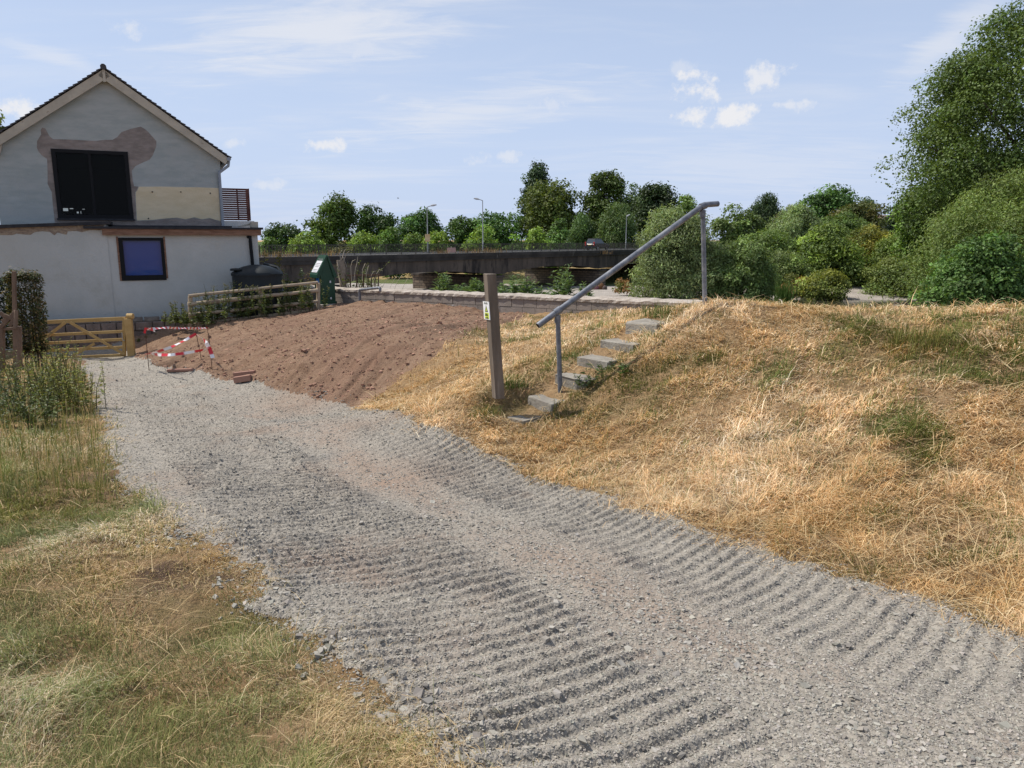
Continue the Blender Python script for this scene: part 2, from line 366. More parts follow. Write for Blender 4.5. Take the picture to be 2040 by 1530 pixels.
def ground_mat(name, kind):
    m = bpy.data.materials.new(name); m.use_nodes = True; t = NT(m.node_tree); b = t.n['Principled BSDF']
    v = t.add('ShaderNodeTexCoord').outputs['Object']; b.inputs['Specular IOR Level'].default_value = .15; b.inputs['Roughness'].default_value = .95
    bn = t.add('ShaderNodeBump')
    if kind == 'gravel':
        vo = t.add('ShaderNodeTexVoronoi'); t.put(vo.inputs['Vector'], v); vo.inputs['Scale'].default_value = 62
        vo2 = t.add('ShaderNodeTexVoronoi'); t.put(vo2.inputs['Vector'], v); vo2.inputs['Scale'].default_value = 26
        sepc = t.add('ShaderNodeSeparateColor'); t.put(sepc.inputs[0], vo.outputs['Color'])
        c = t.mix(sepc.outputs[0], (.215, .192, .16), (.36, .325, .272))
        c = t.mix(t.math('MULTIPLY', t.ramp(t.noise(v, .9, 6, .65), .5, .72), .5), c, (.27, .185, .135))
        c = t.mix(t.math('MULTIPLY', t.ramp(t.noise(v, 2.3, 5, .6), .52, .7), .35), c, (.17, .16, .15))
        a = t.add('ShaderNodeAttribute', attribute_name='col').outputs['Color']          # spilt red soil between the wheel tracks
        sa = t.add('ShaderNodeSeparateColor'); t.put(sa.inputs[0], a)
        c = t.mix(sa.outputs[0], c, (.29, .205, .15))
        t.put(b.inputs['Base Color'], c)
        h = t.math('ADD', t.math('MULTIPLY', vo.outputs['Distance'], .6), t.math('MULTIPLY', vo2.outputs['Distance'], .9))
        t.put(bn.inputs['Height'], t.math('ADD', t.math('MULTIPLY', h, -1.0), t.noise(v, 120, 3)))
        bn.inputs['Distance'].default_value = .007; bn.inputs['Strength'].default_value = 1
    elif kind == 'soil':
        c = t.mix(t.ramp(t.noise(v, 3, 6, .7), .3, .7), (.23, .140, .087), (.33, .215, .142))
        c = t.mix(t.math('MULTIPLY', t.ramp(t.noise(v, 22, 4, .7), .55, .75), .6), c, (.41, .285, .21))
        c = t.mix(t.math('MULTIPLY', t.ramp(t.noise(v, .55, 3, .5), .5, .7), .4), c, (.24, .135, .093))
        t.put(b.inputs['Base Color'], c); t.put(bn.inputs['Height'], t.math('ADD', t.noise(v, 28, 6, .7), t.noise(v, 90, 3, .6))); bn.inputs['Distance'].default_value = .03
    elif kind == 'turf':
        c = t.mix(t.ramp(t.noise(v, 5, 6, .7), .3, .7), (.36, .22, .11), (.50, .34, .185))
        c = t.mix(t.math('MULTIPLY', t.ramp(t.noise(v, 1.0, 5, .6), .5, .66), .6), c, (.135, .125, .045))
        c = t.mix(t.math('MULTIPLY', t.ramp(t.noise(v, 2.7, 4, .6), .62, .74), .6), c, (.24, .16, .10))
        sa = t.add('ShaderNodeSeparateColor'); t.put(sa.inputs[0], t.add('ShaderNodeAttribute', attribute_name='col').outputs['Color'])
        c = t.mix(sa.outputs[0], c, t.mix(t.noise(v, 14, 4, .7), (.09, .055, .035), (.22, .145, .095)))
        t.put(b.inputs['Base Color'], c); t.put(bn.inputs['Height'], t.math('ADD', t.noise(v, 60, 5, .7), t.math('MULTIPLY', t.noise(v, 11, 5, .7), 1.6))); bn.inputs['Distance'].default_value = .05
    elif kind == 'field':
        c = t.mix(t.ramp(t.noise(v, .12, 6, .6), .35, .65), (.085, .115, .035), (.13, .14, .05))
        sp_ = t.add('ShaderNodeSeparateXYZ'); t.put(sp_.inputs[0], v)
        c = t.mix(t.ramp(t.math('ADD', sp_.outputs[1], t.math('MULTIPLY', t.noise(v, .2, 4), 14)), 140, 147), c, (.34, .25, .12))
        c = t.mix(t.ramp(sp_.outputs[1], 150, 165), c, (.07, .10, .03))
        t.put(b.inputs['Base Color'], c); t.put(bn.inputs['Height'], t.noise(v, 3, 6, .7)); bn.inputs['Distance'].default_value = .3
    else:
        c = t.mix(t.ramp(t.noise(v, .35, 7, .72), .3, .7), (.30, .265, .23), (.43, .385, .335))
        c = t.mix(t.ramp(t.noise(v, 4, 4, .7), .58, .7), c, (.17, .15, .13))
        t.put(b.inputs['Base Color'], c); t.put(bn.inputs['Height'], t.noise(v, 6, 6, .7)); bn.inputs['Distance'].default_value = .12
    t.put(b.inputs['Normal'], bn.outputs[0])
    return m

# ------------------------------------------------------------------ ground sheets (one continuous polar grid, split by surface)
rr = np.concatenate([np.geomspace(.25, 1.6, 26)[:-1], np.geomspace(1.6, 30, 1050)[:-1], np.geomspace(30, 200, 170)[:-1], np.geomspace(200, 6000, 50)])
aa = np.concatenate([np.linspace(-48, 48, 760)[:-1], np.linspace(48, 312, 90)[:-1]])*math.pi/180
na, nr = len(aa), len(rr)
AA, RR_ = np.meshgrid(aa, rr); gx = (np.sin(AA)*RR_).ravel(); gy = (np.cos(AA)*RR_).ravel()
gz = H(gx, gy)
GV = np.stack([gx, gy, gz], 1)
i, j = np.meshgrid(np.arange(nr-1), np.arange(na), indexing='ij')
GF = np.stack([i*na+j, (i+1)*na+j, (i+1)*na+(j+1) % na, i*na+(j+1) % na], -1).reshape(-1, 4)
GF = GF[:, ::-1]
fc = GV[GF].mean(1)
dp, ds = masks(fc[:, 0], fc[:, 1])
sR = sdist(fc[:, 0], fc[:, 1], RIV)
far_ = (sR < -5)
kind = np.where(dp < -.02, 1, np.where(ds < -.02, 2, 0))
green = (fc[:, 1]+.25*fc[:, 0]+fbm(fc[:, 0]*.1, fc[:, 1]*.1, 77)*5 > 119) | ((fc[:, 0] > 20) & (fc[:, 1] > 93+fbm(fc[:, 0]*.1, fc[:, 1]*.1, 78)*4)) | (np.hypot(fc[:, 0], fc[:, 1]) > 190)
kind = np.where(far_, np.where(green, 4, 3), kind)
def sub(name, k, m, col=None):
    f = GF[kind == k]; u, inv = np.unique(f, return_inverse=True)
    o = np_mesh(name, GV[u], inv.reshape(-1, 4), m, None if col is None else col[u], True); return structure(o)
def dirtpatch(x, y):
    out = np.zeros(len(x))
    for px, py, r in ((370,1180,.28),(330,1150,.2),(220,950,.3),(260,980,.25),(430,1165,.2),(1480,770,.08),(300,1080,.15)):
        g = G(px, py); out = np.maximum(out, np.exp(-((x-g[0])**2+((y-g[1])*1.2)**2)/r**2))
    return out
redm = np.zeros(len(GV))
def blob(px, py, r): 
    g = G(px, py); return np.exp(-((gx-g[0])**2+(gy-g[1])**2)/r**2)
sw_ = gx*pper[0]+gy*pper[1]
band = np.exp(-((sw_-2.42)/.22)**2)*(np.hypot(gx, gy) < 14)
redm = np.clip(band*sstep(fbm(gx*1.3, gy*1.3, 81), -.05, .45)*.5 + blob(800, 955, .55)*.7+blob(600, 800, .8)*.8+blob(660, 850, .6)*.5+blob(1090, 1110, .4)*.3+blob(1250, 1180, .35)*.25, 0, .9)*(.6+.4*vnoise(gx*9, gy*9, 82))
rc = np.stack([redm]*3, 1)
sub('path', 1, ground_mat('crushed_stone', 'gravel'), rc)
sub('soil_bank', 2, ground_mat('bare_soil', 'soil'))
sub('ground', 0, ground_mat('dry_turf', 'turf'), np.stack([np.clip(dirtpatch(gx, gy)*(.8+1.2*fbm(gx*5, gy*5, 88))-.12, 0, 1)]*3, 1))
sub('gravel_beach', 3, ground_mat('river_gravel', 'beach'))
sub('field', 4, ground_mat('meadow', 'field'))
wm = bpy.data.materials.new('river_water'); wm.use_nodes = True; t = NT(wm.node_tree); b = t.n['Principled BSDF']
b.inputs['Base Color'].default_value = (.045, .045, .03, 1); b.inputs['Roughness'].default_value = .06
bn = t.add('ShaderNodeBump'); bn.inputs['Distance'].default_value = .02; t.put(bn.inputs['Height'], t.noise(t.add('ShaderNodeTexCoord').outputs['Object'], 1.2, 4)); t.put(b.inputs['Normal'], bn.outputs[0])
structure(MB().pts([(13, 20, -6.2), (200, 20, -6.2), (200, 86, -6.2), (13, 86, -6.2)], [(0, 1, 2, 3)]).build('river_water', wm))

# ------------------------------------------------------------------ loose stones, straw, grass
def stones(name, xy, size, zfun, colr, sink=.3, flat=.55):
    n = len(xy)
    base = np.array([(i_, j_, k_) for k_ in (-1, 1) for j_ in (-1, 1) for i_ in (-1, 1)], float)*.5
    tri = np.array([(0,2,3),(0,3,1),(4,5,7),(4,7,6),(0,1,5),(0,5,4),(2,6,7),(2,7,3),(0,4,6),(0,6,2),(1,3,7),(1,7,5)])
    V = base[None]*(1+rng.uniform(-.65, .45, (n, 8, 3)))*size[:, None, None]
    V[:, :, 2] *= flat
    th = rng.uniform(0, 2*math.pi, n); ph = rng.normal(0, .35, n)
    c, s_ = np.cos(ph)[:, None], np.sin(ph)[:, None]
    y_ = V[:, :, 1]*c-V[:, :, 2]*s_; z_ = V[:, :, 1]*s_+V[:, :, 2]*c
    c, s_ = np.cos(th)[:, None], np.sin(th)[:, None]
    X = V[:, :, 0]*c-y_*s_; Y = V[:, :, 0]*s_+y_*c
    z0 = zfun(xy[:, 0], xy[:, 1])
    V = np.stack([X+xy[:, :1], Y+xy[:, 1:], z_+(z0+size*flat*(.5-sink))[:, None]], -1).reshape(-1, 3)
    T = (tri[None]+(np.arange(n)*8)[:, None, None]).reshape(-1, 3)
    return np_mesh(name, V, T, M_STONE, np.repeat(colr, 8, 0))
def scatter(n, y0, y1, spread=.78, power=1.0):
    Y = np.exp(rng.uniform(math.log(y0), math.log(y1), n)*1.0); X = rng.uniform(-spread, spread, n)*(Y+.6)
    return np.stack([X, Y], 1)
def grey(n, lo=.20, hi=.46, tint=(1.0, .92, .79)):
    g = rng.uniform(lo, hi, n)[:, None]; return g*np.array(tint)*rng.uniform(.975, 1.025, (n, 3))
xy = scatter(290000, 1.9, 19, .8)
dpt, dst = masks(xy[:, 0], xy[:, 1])
keep = (dpt < .02+rng.exponential(.05, len(xy))); xy = xy[keep]; dk = dpt[keep]
dist = np.hypot(xy[:, 0], xy[:, 1])
size = np.clip(rng.lognormal(math.log(.0066), .32, len(xy)), .004, .016)*(.8+.035*dist)
edge = np.exp(-np.abs(dk)/.10); size *= 1+edge*.8*rng.random(len(xy))
sv = xy@pper; mid = np.exp(-((sv-2.42)/.3)**2); size *= 1+mid*.9*(rng.random(len(xy)) < .2)
big = rng.random(len(xy)) < .002; size = np.where(big, rng.uniform(.016, .032, len(xy)), size)
thin = rng.random(len(xy)) < .85
xy = xy[thin]; size = size[thin]
o = stones('crushed_gravel', xy, size, H, grey(len(xy), .185, .41), .35); o['kind'] = 'stuff'; o['label'] = 'loose grey crushed stone spread over the track'
# spilled stones in the verge and bigger ones
xy = np.vstack([np.array(G(*p))[:2]+rng.normal(0, .10, (k, 2)) for p, k in (((335,1060),30),((340,1085),25),((520,1200),30),((470,1165),20),((200,930),25),((900,1500),40),((780,1390),30),((650,1290),30),((1130,1260),12),((1250,1335),10),((860,1045),40),((640,792),25))])
o = stones('crushed_gravel', xy, rng.uniform(.010, .034, len(xy)), H, grey(len(xy), .18, .38), .3); o['kind'] = 'stuff'; o['label'] = 'bigger loose stones strewn along the track edges'
# soil clods
xy = scatter(30000, 9, 25, .55); dpt, dst = masks(xy[:, 0], xy[:, 1]); xy = xy[(dst < 0.05) & (dpt > .0)]
sz = np.clip(rng.lognormal(math.log(.017), .5, len(xy)), .008, .09)
cc = np.array((.31, .18, .125))*rng.uniform(.75, 1.35, (len(xy), 1))
o = stones('soil_clods', xy, sz, H, cc, .4, .7); o['kind'] = 'stuff'; o['label'] = 'loose red brown clods on the raked soil bank'

def blades(xyz, L, wd, yaw, lean, colr, curl=.5):
    n = len(xyz)
    h = np.stack([np.cos(yaw), np.sin(yaw), np.zeros(n)], 1); sd = np.stack([-np.sin(yaw), np.cos(yaw), np.zeros(n)], 1)
    tw = rng.normal(0, .5, n)[:, None]; up = np.array((0, 0, 1.))
    sd = sd*np.cos(tw)+up*np.sin(tw)*.5
    l1 = lean*(1-curl*.5); l2 = np.minimum(lean*(1+curl), 1.75)
    m1 = xyz+(h*np.sin(l1)[:, None]+up*np.cos(l1)[:, None])*(L*.5)[:, None]
    m2 = m1+(h*np.sin(l2)[:, None]+up*np.cos(l2)[:, None])*(L*.5)[:, None]
    wv = sd*wd[:, None]*.5
    V = np.stack([xyz-wv, xyz+wv, m1-wv*.8, m1+wv*.8, m2], 1).reshape(-1, 3)
    T = (np.array([(0, 1, 3), (0, 3, 2), (2, 3, 4)])[None]+(np.arange(n)*5)[:, None, None]).reshape(-1, 3)
    return V, T, np.repeat(colr, 5, 0)
def lerp(a, b, t): return np.asarray(a)*(1-t)+np.asarray(b)*t
def grass(name, label, xy, straw, greenc, gfrac, Ls, lean, wd0=.0024, seed=0):
    n = len(xy); d = np.hypot(xy[:, 0], xy[:, 1])
    z = H(xy[:, 0], xy[:, 1])-.006
    gn = gfrac(xy)
    isg = rng.random(n) < gn
    s = rng.random((n, 1)); c = lerp(straw[0], straw[1], s)
    third = (rng.random((n, 1)) < .25); c = np.where(third, np.array(straw[2]), c)
    g = lerp(greenc[0], greenc[1], rng.random((n, 1)))
    c = np.where(isg[:, None], g, c)*rng.uniform(.75, 1.25, (n, 1))
    px_, py_ = xy[:, 0], xy[:, 1]
    t1 = fbm(px_*1.1, py_*1.1, 301+seed, 4)[:, None]; t2 = fbm(px_*4.5, py_*4.5, 303, 3)[:, None]
    c = c*np.exp(.55*t1+.5*t2)*(1+np.array((.10, 0, -.22))*(-t1*1.6))
    L = rng.lognormal(math.log(1.0), .4, n)*np.clip(1+1.1*t2[:, 0]+.5*t1[:, 0], .35, 2.0)*np.where(isg, Ls[1], Ls[0])
    ln = np.clip(np.where(isg, rng.normal(lean[1], .35, n), rng.normal(lean[0], .3, n)), .05, 1.5)
    V, T, C = blades(np.stack([xy[:, 0], xy[:, 1], z], 1), L, np.maximum(wd0, .0008*d)*rng.uniform(.6, 1.3, n), 9*vnoise(px_*.9, py_*.9, 305)+rng.normal(0, 1.1, n), ln, c)
    o = np_mesh(name, V, T, M_BLADE, C); o['kind'] = 'stuff'; o['label'] = label; return o
def offroad(xy, m=0.02):
    a, b_ = masks(xy[:, 0], xy[:, 1]); k = (a > m-rng.exponential(.06, len(xy))) & (b_ > m-rng.exponential(.05, len(xy))) & (sdist(xy[:, 0], xy[:, 1], RIV) > -2.5); return xy[k]
STEPLINE = [G(1045, 828)[:2], G(1300, 640)[:2]]
xy = offroad(np.vstack([scatter(480000, 1.7, 18, .78), scatter(130000, 1.7, 6, .8), scatter(260000, 4.5, 11, .75)*np.array((1, 1))]))
right = (xy@pper > 2.6); rx = xy[right]
sd_ = np.array(STEPLINE[1])-np.array(STEPLINE[0]); sl_ = np.linalg.norm(sd_); sd_ = sd_/sl_; sn_ = np.array((-sd_[1], sd_[0]))
rel = rx-np.array(STEPLINE[0]); al = rel@sd_; ac = rel@sn_
rx = rx[~((al > -.1) & (al < sl_+.1) & (np.abs(ac+.02) < .17))]
dd = dirtpatch(rx[:, 0], rx[:, 1]); rx = rx[rng.random(len(rx)) > dd*.85]
def gf_bank(q):
    nse = fbm(q[:, 0]*.75+2, q[:, 1]*.75, 91, 4)+.35*fbm(q[:, 0]*3, q[:, 1]*3, 92, 2)
    hi = np.exp(-((q[:, 0]-3.4)/2.0)**2-((q[:, 1]-7.5)/1.3)**2)*.6*sstep(nse, -.35, .25); nse = nse-.3*(1-sstep(q@pper, 4.2, 6.2))
    rel = q-np.array(STEPLINE[0]); al = rel@sd_; ac = rel@sn_
    stp = np.exp(-((np.abs(ac+.05)-.33)/.12)**2)*((al > -.4) & (al < sl_+.5))*.35
    return np.clip(sstep(nse, -.02, .45)*.78+hi+stp+.05, 0, .92)
grass('dry_grass', 'straw coloured dry grass covering the bank beside the steps', rx, ((.50,.30,.14),(.68,.475,.255),(.78,.62,.39)), ((.085,.11,.025),(.20,.20,.055)), gf_bank, (.075, .065), (1.25, .75))
lx = xy[~right]
dd = dirtpatch(lx[:, 0], lx[:, 1]); lx = lx[rng.random(len(lx)) > dd*.65]
def gf_left(q):
    nse = fbm(q[:, 0]*.9+7, q[:, 1]*.9, 93, 4)+.3*fbm(q[:, 0]*4, q[:, 1]*4, 94, 2)
    return np.clip(sstep(nse, -.2, .5)*.68+.14+.25*sstep(-q[:, 0]/(q[:, 1]+.1), .45, .7), 0, .92)
grass('verge_grass', 'patchy green and straw grass on the verge left of the track', lx, ((.42,.30,.155),(.58,.44,.25),(.66,.53,.34)), ((.145,.165,.055),(.30,.295,.115)), gf_left, (.042, .045), (1.2, .75))
# long loose straws
xy = offroad(scatter(17000, 2.0, 11, .78)); lm = xy@pper; kk = (lm > 2.6) | (rng.random(len(xy)) < .16); xy = xy[kk]; lm = lm[kk]; n = len(xy)
L = rng.uniform(.12, .38, n)*np.where(lm > 2.6, 1, .6)
V, T, C = blades(np.stack([xy[:, 0], xy[:, 1], H(xy[:, 0], xy[:, 1])+.02], 1), L, np.maximum(.0022, .0008*np.hypot(xy[:, 0], xy[:, 1])), rng.uniform(0, 6.3, n), rng.normal(1.4, .2, n), lerp((.52,.37,.18), (.70,.55,.32), rng.random((n, 1))), .15)
o = np_mesh('cut_straw', V, T, M_BLADE, C); o['kind'] = 'stuff'; o['label'] = 'long cut straws lying on the grass'
# taller upright grass at far left verge and on the crest
xy = offroad(scatter(60000, 3.0, 16, .8)); k = (xy[:, 0]/(xy[:, 1]+.01) < -.56+.05*fbm(xy[:, 0]*2, xy[:, 1]*2, 95)) & (xy[:, 1] > 5.5) & (rng.random(len(xy)) < .5); xy = xy[k]; n = len(xy)
V, T, C = blades(np.stack([xy[:, 0], xy[:, 1], H(xy[:, 0], xy[:, 1])], 1), rng.uniform(.12, .42, n), np.maximum(.004, .0009*np.hypot(xy[:, 0], xy[:, 1])), rng.uniform(0, 6.3, n), np.abs(rng.normal(.3, .25, n)), np.where(rng.random((n, 1)) < .5, lerp((.12,.15,.04), (.22,.23,.07), rng.random((n, 1))), lerp((.36,.27,.12), (.50,.40,.2), rng.random((n, 1)))), .9)
o = np_mesh('tall_grass', V, T, M_BLADE, C); o['kind'] = 'stuff'; o['label'] = 'taller uncut grass along the left verge'

# ------------------------------------------------------------------ vegetation
def leaf_arrays(c, d, nrm, L, wd, colr):
    """leaves with base c, direction d, normal nrm, length L, width wd"""
    n = len(c); s = np.cross(d, nrm); s /= (np.linalg.norm(s, axis=1, keepdims=True)+1e-9); nn = np.cross(s, d)
    mid = c+d*(L*.45)[:, None]; w2 = (wd*.5)[:, None]; up = nn*(wd*.18)[:, None]
    V = np.stack([c, mid+s*w2+up, c+d*L[:, None], mid-s*w2+up], 1).reshape(-1, 3)
    T = (np.array([(0, 1, 2), (0, 2, 3)])[None]+(np.arange(n)*4)[:, None, None]).reshape(-1, 3)
    return V, T, np.repeat(colr, 4, 0)
def unit(v): return v/(np.linalg.norm(v, axis=-1, keepdims=True)+1e-9)
PROF = {'round': lambda h: np.sqrt(np.clip(1-((h-.52)/.5)**2, 0, 1)), 'oval': lambda h: np.sqrt(np.clip(1-((h-.47)/.52)**2, 0, 1))*(1-.12*h),
        'cone': lambda h: np.clip(1.04-h, 0, 1)**.62*(.78+.22*np.sin(h*34)), 'dome': lambda h: np.sqrt(np.clip(1-(np.clip(h-.18, 0, 1)/.83)**2, 0, 1)),
        'poplar': lambda h: np.sqrt(np.clip(1-(np.abs(h-.42)/np.where(h < .42, .47, .6))**2.2, 0, 1)), 'bigdome': lambda h: np.sqrt(np.clip(1-h**3, 0, 1)), 'weep': lambda h: np.sqrt(np.clip(1-((h-.45)/.56)**2, 0, 1))}
def crown(cx, cy, z0, z1, rx, ry, kind, colr, leaf, nleaf, nclump=None, aspect=.6, droop=0, open_=.0, col2=None, tones=.28):
    hgt = z1-z0; nc = nclump or int(np.clip(nleaf/110, 26, 260))
    h = rng.beta(1.25, 1.15, nc*2); f = PROF[kind](h); th = rng.uniform(0, 2*math.pi, nc*2)
    keep = rng.random(nc*2) < (f+.15); h, f, th = h[keep][:nc], f[keep][:nc], th[keep][:nc]; nc = len(h)
    lob = 1+.20*np.sin(2*th+rng.uniform(0, 6.3))+.14*np.sin(3*th+h*5+rng.uniform(0, 6.3))+.10*np.sin(5*th+h*9+rng.uniform(0, 6.3)) if kind in ('dome', 'round', 'oval', 'weep') else 1.0
    hl = 1-.22*np.clip(np.sin(th*2+rng.uniform(0, 6.3))*np.sin(th*3+rng.uniform(0, 6.3)), 0, 1) if kind in ('dome', 'round') else 1.0
    rad = f*lob*np.sqrt(rng.uniform(.30, 1.0, nc))*rng.uniform(.86, 1.04, nc)
    C = np.stack([cx+rx*rad*np.cos(th)*.9, cy+ry*rad*np.sin(th)*.9, z0+hgt*h*.96*hl], 1)
    rc = rng.uniform(.6, 1.35, nc)*(rx*ry*hgt*.5)**(1/3)/nc**(1/3)*1.45
    tone = np.exp(rng.normal(0, tones, nc))
    nleaf = int(nleaf); own = rng.choice(nc, nleaf, p=rc**2/np.sum(rc**2))
    dv = unit(rng.normal(0, 1, (nleaf, 3))); dv[:, 2] = np.where(rng.random(nleaf) < .6, np.abs(dv[:, 2]), dv[:, 2])
    rl = rng.uniform(.55, 1.0, nleaf)**.6*np.exp(rng.normal(0, .08 if kind == 'bigdome' else .13, nleaf))*np.where((rng.random(nleaf) < .10) & (kind != 'bigdome'), rng.uniform(1.0, 1.4, nleaf), 1)
    pos = C[own]+dv*(rc[own]*rl)[:, None]*np.array((1, 1, .8))
    if droop: pos[:, 2] -= droop*rc[own]*np.abs(rng.normal(0, 1, nleaf))
    ok = pos[:, 2] > z0-.05*hgt; pos, dv, own = pos[ok], dv[ok], own[ok]; n = len(pos)
    nr_ = unit(dv*.8+rng.normal(0, .55, (n, 3))+np.array((0, 0, .45)))
    d = unit(np.cross(nr_, rng.normal(0, 1, (n, 3)))+np.array((0, 0, -droop*1.2)))
    cl = np.asarray(colr)[None]*tone[own][:, None]*rng.uniform(.7, 1.35, (n, 1))*rng.uniform(.92, 1.08, (n, 3))
    if col2 is not None:
        m2 = (rng.random(nc) < .45)[own]; cl = np.where(m2[:, None], np.asarray(col2)[None]*rng.uniform(.7, 1.3, (n, 1)), cl)
    Ls = leaf*rng.uniform(.6, 1.45, n)
    return leaf_arrays(pos, d, nr_, Ls, Ls*aspect, cl), C, rc
def tree(name, label, cat, x0, x1, ytop, Y, kind='round', colr=(.05,.085,.022), leafpx=2.6, cover=4.2, zbot=None, base=None, group=None, depth=.8, aspect=.62, droop=0, trunk=True, col2=None, bottom_py=None, tones=.28, nclump=None):
    xc = (x0+x1)/2; X = P(xc, 478, Y)[0]; zt = P(xc, ytop, Y)[2]; rx = (x1-x0)/2/F*Y; ry = rx*depth
    zg = float(H(np.array([X]), np.array([Y]))[0]) if base is None else base
    if bottom_py is not None: zb = P(xc, bottom_py, Y)[2]
    else: zb = zg+(zt-zg)*(.16 if zbot is None else zbot)
    leaf = leafpx*1.05/753*Y; colr = np.array(colr)*(1.18 if kind == 'dome' else 1.0)
    area = (zt-zb)*2*rx*.8; nl = int(min(130000, 2.3*cover*area/(leaf*leaf*aspect*.5)))
    rt = thing(name, label, cat, (X, Y, zg), group); colr = np.array(colr)*np.array((2.1,2.1,1.65)); col2 = None if col2 is None else np.array(col2)*np.array((2.1,2.1,1.65))
    (V, T, C), cc, rcs = crown(X, Y, zb, zt, rx, ry, kind, colr, leaf, nl, nclump, aspect, droop, 0, col2, tones)
    np_mesh('crown', V, T, M_LEAF, C, parent=rt, loc=(X, Y, zg))
    if trunk:
        m = MB(); hh = zt-zg; r0 = max(.05, hh*.022)
        top = np.array((X, Y, zb+(zt-zb)*.75))
        m.tube([(X, Y, zg-.15), (X+rng.normal(0, .02)*hh, Y, zg+hh*.3), tuple(top)], [r0, r0*.7, r0*.15], 7)
        for q in rng.choice(len(cc), min(9, len(cc)), replace=False):
            s = np.array((X, Y, zg+(min(max(cc[q][2]-zg, .2*hh), .7*hh))*.6)); m.tube([s, (s+cc[q])/2+np.array((0, 0, .03*hh)), cc[q]], [r0*.42, r0*.28, r0*.08], 5, False)
        m.build('trunk', M_BARK, rt, smooth=True)
    return rt
DK=(.026,.048,.016); MD=(.045,.078,.02); OL=(.055,.075,.02); LT=(.085,.125,.028); GG=(.085,.108,.055); YL=(.16,.165,.03); BZ=(.075,.062,.024); BL=(.026,.045,.024)
g1 = 'trees behind the bridge'
tree('oak_tree', 'small dark oak just right of the house, behind the bridge', 'tree', 528, 600, 447, 165, 'round', DK, 2.4, group=g1, zbot=.3)
tree('broadleaf_tree', 'tall round tree, tallest left of the lamp posts, behind the bridge', 'tree', 618, 714, 397, 170, 'round', (.04,.068,.018), 2.5, group=g1, col2=(.06,.09,.022))
tree('broadleaf_tree', 'dark spreading tree right of the tall round one', 'tree', 700, 802, 420, 175, 'round', (.03,.058,.017), 2.4, group=g1)
tree('broadleaf_tree', 'round tree behind the lamp post with the yellow box', 'tree', 788, 880, 424, 172, 'round', (.035,.07,.022), 2.4, group=g1)
tree('broadleaf_tree', 'low mid green tree between the two left lamp posts', 'tree', 880, 968, 432, 180, 'round', (.045,.08,.022), 2.4, group=g1)
tree('broadleaf_tree', 'leafy green tree right of the second lamp post', 'tree', 938, 1040, 428, 178, 'round', (.04,.078,.022), 2.4, group=g1)
tree('conifer_tree', 'tall narrow dark conifer above the broadleaf trees', 'conifer', 1026, 1112, 324, 205, 'cone', BL, 2.2, 4.5, zbot=.3, droop=.25, group=g1)
tree('broadleaf_tree', 'big olive green round tree in front of the conifer', 'tree', 1024, 1158, 361, 180, 'round', (.05,.066,.017), 2.6, group=g1)
tree('broadleaf_tree', 'highest round crown among the trees right of the conifer', 'tree', 1150, 1254, 344, 190, 'oval', (.042,.062,.017), 2.5, group=g1)
tree('broadleaf_tree', 'thin see through tree between two dense crowns', 'tree', 1234, 1282, 364, 195, 'oval', (.045,.07,.03), 2.2, 2.0, group=g1)
tree('broadleaf_tree', 'dense very dark tree left of the handrail', 'tree', 1252, 1352, 370, 176, 'oval', (.026,.042,.017), 2.5, group=g1)
tree('birch_tree', 'slim light birch in front of the highest crown', 'tree', 1128, 1188, 424, 160, 'weep', (.05,.085,.033), 2.0, group=g1, droop=.9, aspect=.4)
tree('birch_tree', 'wide drooping birch left of the third lamp post', 'tree', 1184, 1272, 404, 158, 'weep', (.058,.088,.035), 2.1, group=g1, droop=.9, aspect=.4)
tree('broadleaf_tree', 'light green tree behind the top of the handrail', 'tree', 1335, 1392, 394, 165, 'round', (.065,.10,.028), 2.3, group=g1)
g2 = 'roadside bushes behind the bridge railing'
for k, (a, b_, yt, cl, lb) in enumerate(((575,650,458,LT,'yellow green bush left of the tall round tree'),(655,700,478,(.06,.06,.025),'brownish low bush below the tall round tree'),(690,765,470,LT,'bright bush below the dark spreading tree'),
        (752,800,458,MD,'small upright dark bush left of the first lamp post'),(800,845,468,(.06,.09,.025),'mid green bush at the first lamp post'),(838,900,462,LT,'bright bush right of the first lamp post'),(925,1000,456,(.075,.115,.028),'rounded bush at the second lamp post'),
        (1000,1046,470,MD,'low dark bush below the leafy tree'),(1046,1098,462,LT,'light bush below the olive tree'),(1092,1140,438,(.055,.095,.03),'upright soft green bush left of the slim birch'),(520,560,462,MD,'dark bush beside the house corner'),(1280,1345,455,MD,'dark bush behind the sloping handrail'))):
    tree('roadside_bush', lb, 'bush', a, b_, yt, 138+(k % 3)*5, 'dome', cl, 2.3, 3.6, group=g2, zbot=.05, trunk=True)
g3 = 'bushes and trees on the far river bank'
tree('willow_tree', 'large grey green willow behind the handrail posts', 'tree', 1268, 1440, 405, 78, 'dome', GG, 2.9, 5, group=g3, bottom_py=592, droop=.5, aspect=.3)
tree('willow_bush', 'round willow bush right of the upper handrail post', 'bush', 1412, 1560, 478, 77, 'dome', (.07,.098,.04), 2.7, 5, group=g3, bottom_py=596, droop=.3, aspect=.35)
tree('weeping_birch', 'dark weeping birch against the sky above the bushes', 'tree', 1490, 1552, 381, 150, 'weep', (.025,.042,.02), 2.0, 4.5, group=g3, droop=1.2, aspect=.4)
tree('broadleaf_tree', 'light leafy tree between willow and weeping birch', 'tree', 1425, 1512, 414, 110, 'round', (.075,.105,.04), 2.5, group=g3)
tree('willow_tree', 'silvery willow right of the weeping birch', 'tree', 1510, 1648, 404, 100, 'dome', (.09,.118,.06), 2.5, 4.6, group=g3, droop=.5, aspect=.32)
tree('copper_tree', 'small dark purple tree top beside the weeping birch', 'tree', 1548, 1588, 408, 140, 'round', (.035,.022,.022), 2.0, group=g3)
